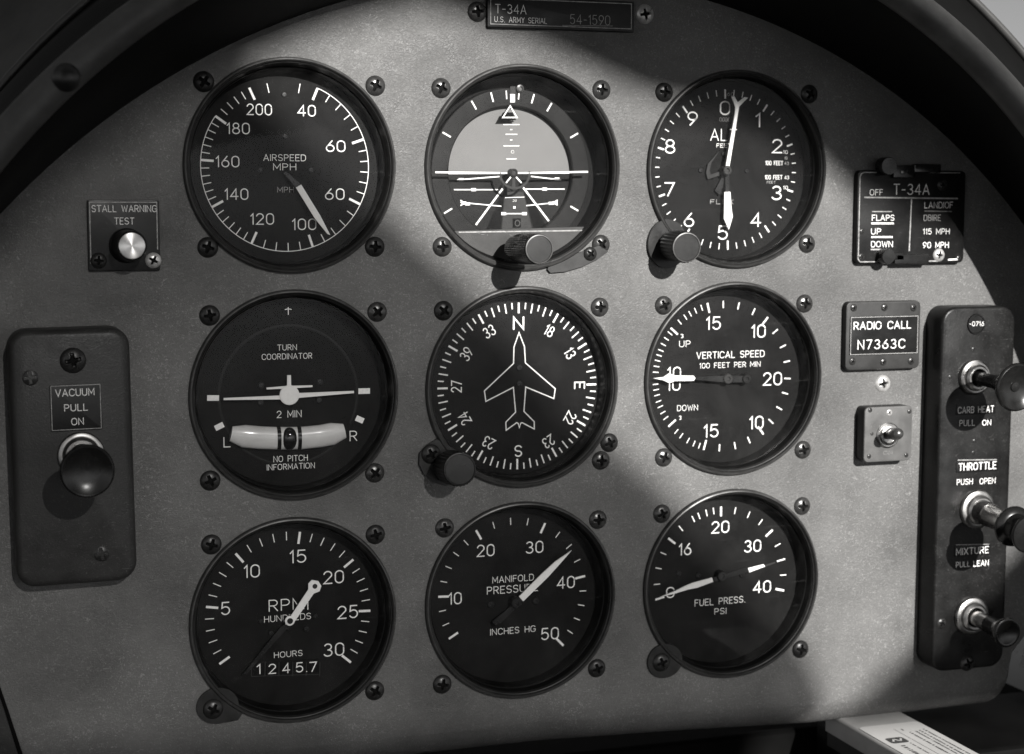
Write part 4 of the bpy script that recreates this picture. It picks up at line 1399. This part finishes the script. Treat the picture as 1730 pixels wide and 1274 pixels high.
MB().lathe([(3.4, 1), (3.4, L_ * .55)], b, e - b, seg=32).build('rod', 'chrome', t)
MB().lathe([(3.8, L_ * .5), (5.2, L_ * .56), (5.6, L_ * .68), (7.4, L_ - 5), (9.0, L_ - 3.2), (9.5, L_ - 1.6), (9.3, L_ - .4), (8.7, L_), (8.2, L_ - .2), (6.4, L_ - 1.2), (3.5, L_ - 1.8), (.1, L_ - 2.0)], b, e - b, seg=64, cap1=True).build('knob', 'knob', t, sharp=50)
screw(123, 609, 'screw_dark', parent=t, z=BZ - .3, r=4.9, rot=10, name='round_head_screw')
screw(51, 638, 'screw_dark', parent=t, z=BZ - 1.0, r=3.9, rot=5, name='flush_screw')
screw(171.5, 935, 'screw_dark', parent=t, z=BZ - 1.0, r=3.9, rot=12, name='flush_screw')

# ------------------------------------------------------------------ serial number plate at the top
c0, c1, c2, c3 = U(823, -6, 1.8), U(1072, 1, 1.8), U(1070, 53.5, 1.8), U(825, 48, 1.8)
t = thing('serial_plate', (16, 151, 0), 'long black serial number plate between two screws at the panel top', 'placard')
cxp, cyp = (c0[0] + c1[0] + c2[0] + c3[0]) / 4, (c0[1] + c1[1] + c2[1] + c3[1]) / 4
w, h = c1[0] - c0[0], (c0[1] + c1[1] - c2[1] - c3[1]) / 2
MB().rbox(cxp, cyp, w, h, .8, .05, 1.9, .4).build('plate', 'plate', t)
mb = MB()
text(mb, 'T-34A', 863, 15.5, 53, 17, 1.95, .12, 0)
text(mb, 'U.S. ARMY SERIAL', 880, 34, 89, 11, 1.95, .13, 0)
text(mb, '54-1590', 997, 33.5, 68, 18, 1.95, .09, 1)
mb.pline([(950, 43), (1035, 44)], 1.4, 1.95, mi=2)
mb.ribbon([(cxp + x, cyp + y) for x, y in ((-w / 2 + 1.4, h / 2 - 1.0), (w / 2 - 1.4, h / 2 - 1.0), (w / 2 - 1.4, -h / 2 + 1.4), (-w / 2 + 1.4, -h / 2 + 1.4))], .34, 1.95, True, False, 3)
mb.build('lettering', ['ink', 'ink_dim', 'ink_faint', 'edge'], t)

# ------------------------------------------------------------------ flap speed placard
PZ = 3.2
cc = [U(1450, 286, PZ), U(1633, 290, PZ), U(1627, 447, PZ), U(1446, 443, PZ)]
cxp, cyp = sum(p[0] for p in cc) / 4, sum(p[1] for p in cc) / 4
w, h = (cc[1][0] + cc[2][0] - cc[0][0] - cc[3][0]) / 2, (cc[0][1] + cc[1][1] - cc[2][1] - cc[3][1]) / 2
t = thing('flap_speed_placard', (cxp, cyp, 0), 'black clipped placard listing flap speeds 115 and 90 MPH', 'placard')
pl = MB().rbox(cxp, cyp, w, h, 2.4, .05, PZ, .5).build('plate', 'plate', t)
mb = MB()
tz = PZ + .05
text(mb, 'OFF', 1480.5, 325, 22, 12, tz, .13, 0)
text(mb, 'T-34A', 1540, 320, 61, 20, tz, .12, 0)
text(mb, 'LANDIOF', 1586, 346.5, 48, 12.5, tz, .12, 0)
text(mb, 'DBIRE', 1575, 368, 29, 12, tz, .12, 1)
text(mb, '115 MPH', 1582, 391, 45, 11.5, tz, .15, 0)
text(mb, '90 MPH', 1581, 414, 44, 12, tz, .17)
text(mb, 'FLAPS', 1492, 368, 38, 12, tz, .17)
text(mb, 'UP', 1480, 391, 17, 12, tz, .17)
text(mb, 'DOWN', 1490, 412.5, 37, 12, tz, .17)
for a, b, w_, i in (((1460, 333.5), (1618, 335.5), 2.4, 3), ((1540, 336), (1536, 424), 2.2, 3), ((1562, 356.5), (1608, 357.5), 1.5, 2), ((1473, 357.5), (1507, 357.5), 1.6, 1), ((1472, 377.5), (1510, 377.5), 2.8, 0), ((1472, 400.5), (1508, 400.5), 2.8, 0), ((1471, 421.5), (1496, 421.5), 2.2, 1)):
    mb.pline([a, b], w_, tz, mi=i)
mb.ribbon([(cxp + x, cyp + y) for x, y in ((-w / 2 + 14, -h / 2 + .9), (-w / 2 + 2, -h / 2 + .9), (-w / 2 + 1.0, -h / 2 + 2), (-w / 2 + 1.0, h / 2 - 3), (-w / 2 + 1.6, h / 2 - 1.6), (-w / 2 + 3, h / 2 - 1.0), (-w / 2 + 9, h / 2 - 1.0))], .45, tz, False, False, 3)
mb.ribbon([(cxp + 3, -h / 2 + .9 + cyp), (cxp + w / 2 - 13, -h / 2 + .9 + cyp)], .6, tz, False, False, 3)
mb.ribbon([(cxp + w / 2 - 8, -h / 2 + 1.4 + cyp), (cxp + w / 2 - 3, -h / 2 + 1.6 + cyp)], .7, tz, False, False, 0)
mb.ribbon([(cxp + 8, h / 2 - .9 + cyp), (cxp + w / 2 - 3, h / 2 - .9 + cyp)], .3, tz, False, False, 3)
mb.build('lettering', ['ink', 'ink_dim', 'ink_faint', 'edge'], pl)
for (kx, ky, r_), bars in (((1492, 281, 3.9), ((1510, 1546, 279, 301), (1545, 1590, 277, 292))), ((1491, 433, 3.3), ((1504, 1528, 427, 440), (1512, 1570, 430, 446)))):
    cl_ = MB()
    p = U(kx, ky, PZ)
    cl_.lathe([(r_, -.1), (r_, 4.6), (r_ * .92, 5.2), (.1, 5.3)], p, seg=36, cap1=True)
    for x0, x1, y0, y1 in bars:
        a, b = U(x0, y0, PZ + 2), U(x1, y1, PZ + 2)
        cl_.rbox((a[0] + b[0]) / 2, (a[1] + b[1]) / 2, b[0] - a[0], a[1] - b[1], .5, PZ - .1, PZ + 2, .4)
    cl_.build('clip', 'knob', t)
p = U(1524, 291, PZ + 2)
MB().lathe([(.8, 0), (.75, .5), (.05, .8)], (p[0], p[1], PZ + 2.0), seg=20, cap1=True).build('clip_pin', 'chrome', t)
screw(1592, 313, 'screw_dark', parent=t, z=PZ, r=2.5, name='plate_screw')
screw(1586, 431, 'screw_bright', parent=t, z=PZ, r=2.9, name='plate_screw')
screw(1456, 391, 'screw_grey', parent=t, z=PZ - .2, r=1.4, name='rivet')
screw(1454.5, 434, 'screw_grey', parent=t, z=PZ - .2, r=1.7, name='rivet')
screw(1619, 436, 'screw_grey', parent=t, z=PZ - .2, r=1.2, name='rivet')

# ------------------------------------------------------------------ radio call plate
PZ = 3.6
cc = [U(1430, 509, PZ), U(1556, 509, PZ), U(1553, 625.5, PZ), U(1428, 623, PZ)]
cxp, cyp = sum(p[0] for p in cc) / 4, sum(p[1] for p in cc) / 4
w, h = (cc[1][0] + cc[2][0] - cc[0][0] - cc[3][0]) / 2, (cc[0][1] + cc[1][1] - cc[2][1] - cc[3][1]) / 2
t = thing('radio_call_plate', (cxp, cyp, 0), 'grey riveted plate lettered RADIO CALL, left of the engine controls', 'placard')
MB().rbox(cxp, cyp, w, h, 2.4, .05, PZ, .6, side_mi=1).build('plate', ['plate_grey', 'plate'], t)
a, b = U(1436, 535, PZ), U(1549.5, 597, PZ)
ip = MB().rbox((a[0] + b[0]) / 2, (a[1] + b[1]) / 2, b[0] - a[0], a[1] - b[1], .7, PZ - .1, PZ + .5, .25).build('name_strip', 'plate', t)
mb = MB()
tz = PZ + .55
text(mb, 'RADIO CALL', 1491, 549.5, 97, 15.5, tz, .16)
text(mb, 'N7363C', 1489, 581.5, 80, 17.5, tz, .14, gap=.34)
ww, hh = b[0] - a[0] - .7, a[1] - b[1] - .7
pc = ((a[0] + b[0]) / 2, (a[1] + b[1]) / 2)
mb.ribbon([(pc[0] + x, pc[1] + y) for x, y in ((-ww / 2, -hh / 2), (-ww / 2, hh / 2), (ww / 2, hh / 2), (ww / 2, -hh / 2))], .22, tz, True, False, 1)
mb.build('lettering', ['ink', 'ink_dim'], ip)
for x, y in ((1442, 520), (1494, 519.5), (1543, 520), (1440, 610.5), (1492, 611.5), (1539, 610)):
    screw(x, y, 'screw_grey', parent=t, z=PZ - .1, r=1.7, name='rivet')

# ------------------------------------------------------------------ toggle switch
PZ = 7.5
cc = [U(1462, 686, PZ), U(1542, 688, PZ), U(1539, 780, PZ), U(1459, 779, PZ)]
cxp, cyp = sum(p[0] for p in cc) / 4, sum(p[1] for p in cc) / 4
w, h = (cc[1][0] + cc[2][0] - cc[0][0] - cc[3][0]) / 2, (cc[0][1] + cc[1][1] - cc[2][1] - cc[3][1]) / 2
t = thing('toggle_switch', (cxp, cyp, 0), 'small square grey switch box with a stubby metal toggle', 'switch')
MB().rbox(cxp, cyp, w, h, 2.2, .05, PZ - .8, .4).build('housing', 'plate', t)
MB().rbox(cxp, cyp, w + .1, h + .1, 2.2, PZ - .78, PZ, .5).build('face_plate', 'switch_grey', t)
p = U(1499.5, 735, PZ)
MB().lathe([(5.6, 0), (5.6, .6), (5.0, 1.0), (4.4, 1.0), (4.2, 2.0), (3.4, 2.2), (3.2, 1.4), (.1, 1.2)], p, seg=48, cap1=True).build('collar', 'chrome', t)
b, e = Vector(p), Vector(U(1519, 732.5, 22))
L_ = (e - b).length
MB().lathe([(1.9, .8), (2.2, L_ * .4), (2.6, L_ * .62), (2.6, L_ * .85), (2.2, L_ * .96), (1.3, L_), (.05, L_ + .1)], b, e - b, seg=32, cap1=True).build('toggle_lever', 'screw_grey', t)
mb = MB()
text(mb, 'ON', 1500, 765, 15, 8, PZ + .05, .12, 0)
mb.build('lettering', ['ink_faint'], t)
for x, y, f, r_ in ((1470, 693, 'screw_grey', 1.1), (1502, 697, 'screw_bright', 1.5), (1536, 695, 'screw_grey', 1.1), (1473, 733, 'screw_dark', .8), (1468, 771, 'screw_grey', 1.1), (1531, 769, 'screw_grey', 1.1)):
    screw(x, y, f, parent=t, z=PZ - .1, r=r_, name='rivet')

# ------------------------------------------------------------------ engine control column
BZ = 13.0
q = [U(1593, 516, BZ), U(1717, 520, BZ), U(1695, 1132, BZ), U(1574, 1130, BZ)]
xl, xr = (q[0][0] + q[3][0]) / 2, (q[1][0] + q[2][0]) / 2
yt, yb = (q[0][1] + q[1][1]) / 2, (q[2][1] + q[3][1]) / 2
tilt = math.atan2(((q[3][0] + q[2][0]) - (q[0][0] + q[1][0])) / 2, (yt - yb))
cxp, cyp = (xl + xr) / 2, (yt + yb) / 2
t = thing('engine_control_column', (cxp, cyp, 0), 'tall dark control box with carb heat, throttle and mixture push-pull knobs', 'control box')
MB().rbox(cxp, cyp, xr - xl, yt - yb, 7.0, .05, BZ, 1.4, tilt).build('housing', 'box_dark', t, sharp=45)
lb = MB()
tz = BZ + .35
for x, y, w_, h_ in ((1649, 691.5, 66, 17), (1651, 787.5, 70, 19), (1643, 930, 60, 17)):
    p = U(x, y, tz)
    wm = math.dist(U(x - w_ / 2, y, tz), U(x + w_ / 2, y, tz))
    hm_ = math.dist(U(x, y - h_ / 2, tz), U(x, y + h_ / 2, tz))
    lb.rbox(p[0], p[1], wm, hm_, .4, BZ - .1, tz, .12)
lb.build('label_strip', 'plate', t)
mb = MB()
tz += .06
text(mb, 'CARB HEAT', 1649, 692, 61, 13, tz, .13, 0)
text(mb, 'PULL', 1634, 714.5, 26, 12, tz, .13, 0)
text(mb, 'ON', 1667, 714, 15, 11, tz, .17)
text(mb, 'THROTTLE', 1651.5, 787.5, 64, 15, tz, .17)
mb.pline([(1618, 777.5), (1684, 776.5)], 1.6, tz, mi=2)
text(mb, 'PUSH', 1630, 814, 27, 11.5, tz, .15)
text(mb, 'OPEN', 1668.5, 812.5, 27, 11.5, tz, .15)
text(mb, 'MIXTURE', 1643, 930.5, 55, 13.5, tz, .14, 0)
text(mb, 'PULL', 1627, 953.5, 24, 11, tz, .14, 0)
text(mb, 'LEAN', 1657.5, 951.5, 26, 11.5, tz, .17)
mb.pline([(1615, 920.5), (1671, 919.5)], 1.2, tz, mi=2)
mb.build('lettering', ['ink', 'ink_dim', 'edge'], t)
p = U(1649, 547.5, BZ)
pg = MB().lathe([(4.6, -.1), (4.6, .3), (4.4, .7), (3.9, .7), (3.7, .3), (.1, .25)], p, seg=40, cap1=True).build('plug_button', 'plate', t)
mb = MB()
text(mb, '-0716', 1650, 547, 25, 9, BZ + .35, .16)
mb.build('lettering', ['ink'], pg)


def puller(base, cap, zc, col_r, rod, knob_prof, mats):
    b, e = Vector(U(*base, BZ)), Vector(U(*cap, zc))
    L_ = (e - b).length
    r = col_r
    c_ = MB().lathe([(r, 0), (r, 1.0), (r * .95, 1.8), (r * .86, 2.2), (r * .76, 2.2), (r * .72, 3.6), (r * .62, 4.4), (r * .52, 4.4), (r * .48, 3.2)], b, (0, 0, 1), seg=56).build('collar', 'chrome', t, sharp=28)
    for r0, f0, r1, f1, m_ in rod:
        MB().lathe([(r0, f0 * L_), (r1, f1 * L_)], b, e - b, seg=32, cap0=True, cap1=True).build('rod', m_, t)
    MB().lathe([(rr_, L_ + dz) for rr_, dz in knob_prof], b, e - b, seg=64, cap1=True).build('knob', mats, t, sharp=50)


puller((1645, 637), (1720, 655), 45, 7.9, [(2.9, .06, 3.0, .62, 'knob')],
       [(3.6, -14), (3.8, -9), (5.0, -6), (8.0, -3.4), (9.9, -2.2), (10.4, -1.2), (10.1, -.3), (9.5, 0), (8.6, -.5), (5.5, -1.8), (2.2, -2.2), (2.0, -1.7), (.1, -1.6)], 'knob')
puller((1650, 860), (1741, 903), 55, 8.8, [(5.3, .04, 5.3, .26, 'screw_grey'), (5.0, .26, 5.0, .7, 'shaft')],
       [(5.1, -15.5), (8.2, -14.6), (8.9, -13.2), (8.6, -12.0), (6.2, -10.8), (5.6, -7), (6.4, -4), (8.0, -2.0), (8.3, -.9), (7.9, -.2), (6.5, 0), (.1, .1)], 'knob')
puller((1640, 1040), (1703, 1070), 42, 8.6, [(3.6, .04, 3.6, .5, 'shaft')],
       [(3.0, -15), (3.9, -14.5), (3.9, -8), (4.4, -5), (6.0, -3.4), (6.6, -1.4), (6.3, -.3), (5.6, 0), (4.8, -.4), (2.5, -1.2), (.1, -1.4)], 'knob')
screw(1634, 1120, 'screw_dark', parent=t, z=BZ - .2, r=3.7, rot=20, name='round_head_screw')
screw(1590, 1053, 'screw_dark', parent=t, z=BZ - .2, r=2.6, name='round_head_screw')
for x, y in ((1644, 590), (1605, 637), (1646, 745), (1644, 765)):
    screw(x, y, 'screw_dark', parent=t, z=BZ - .3, r=1.2, name='rivet')

for ob in COL.objects:
    if '_o' in ob:
        del ob['_o']
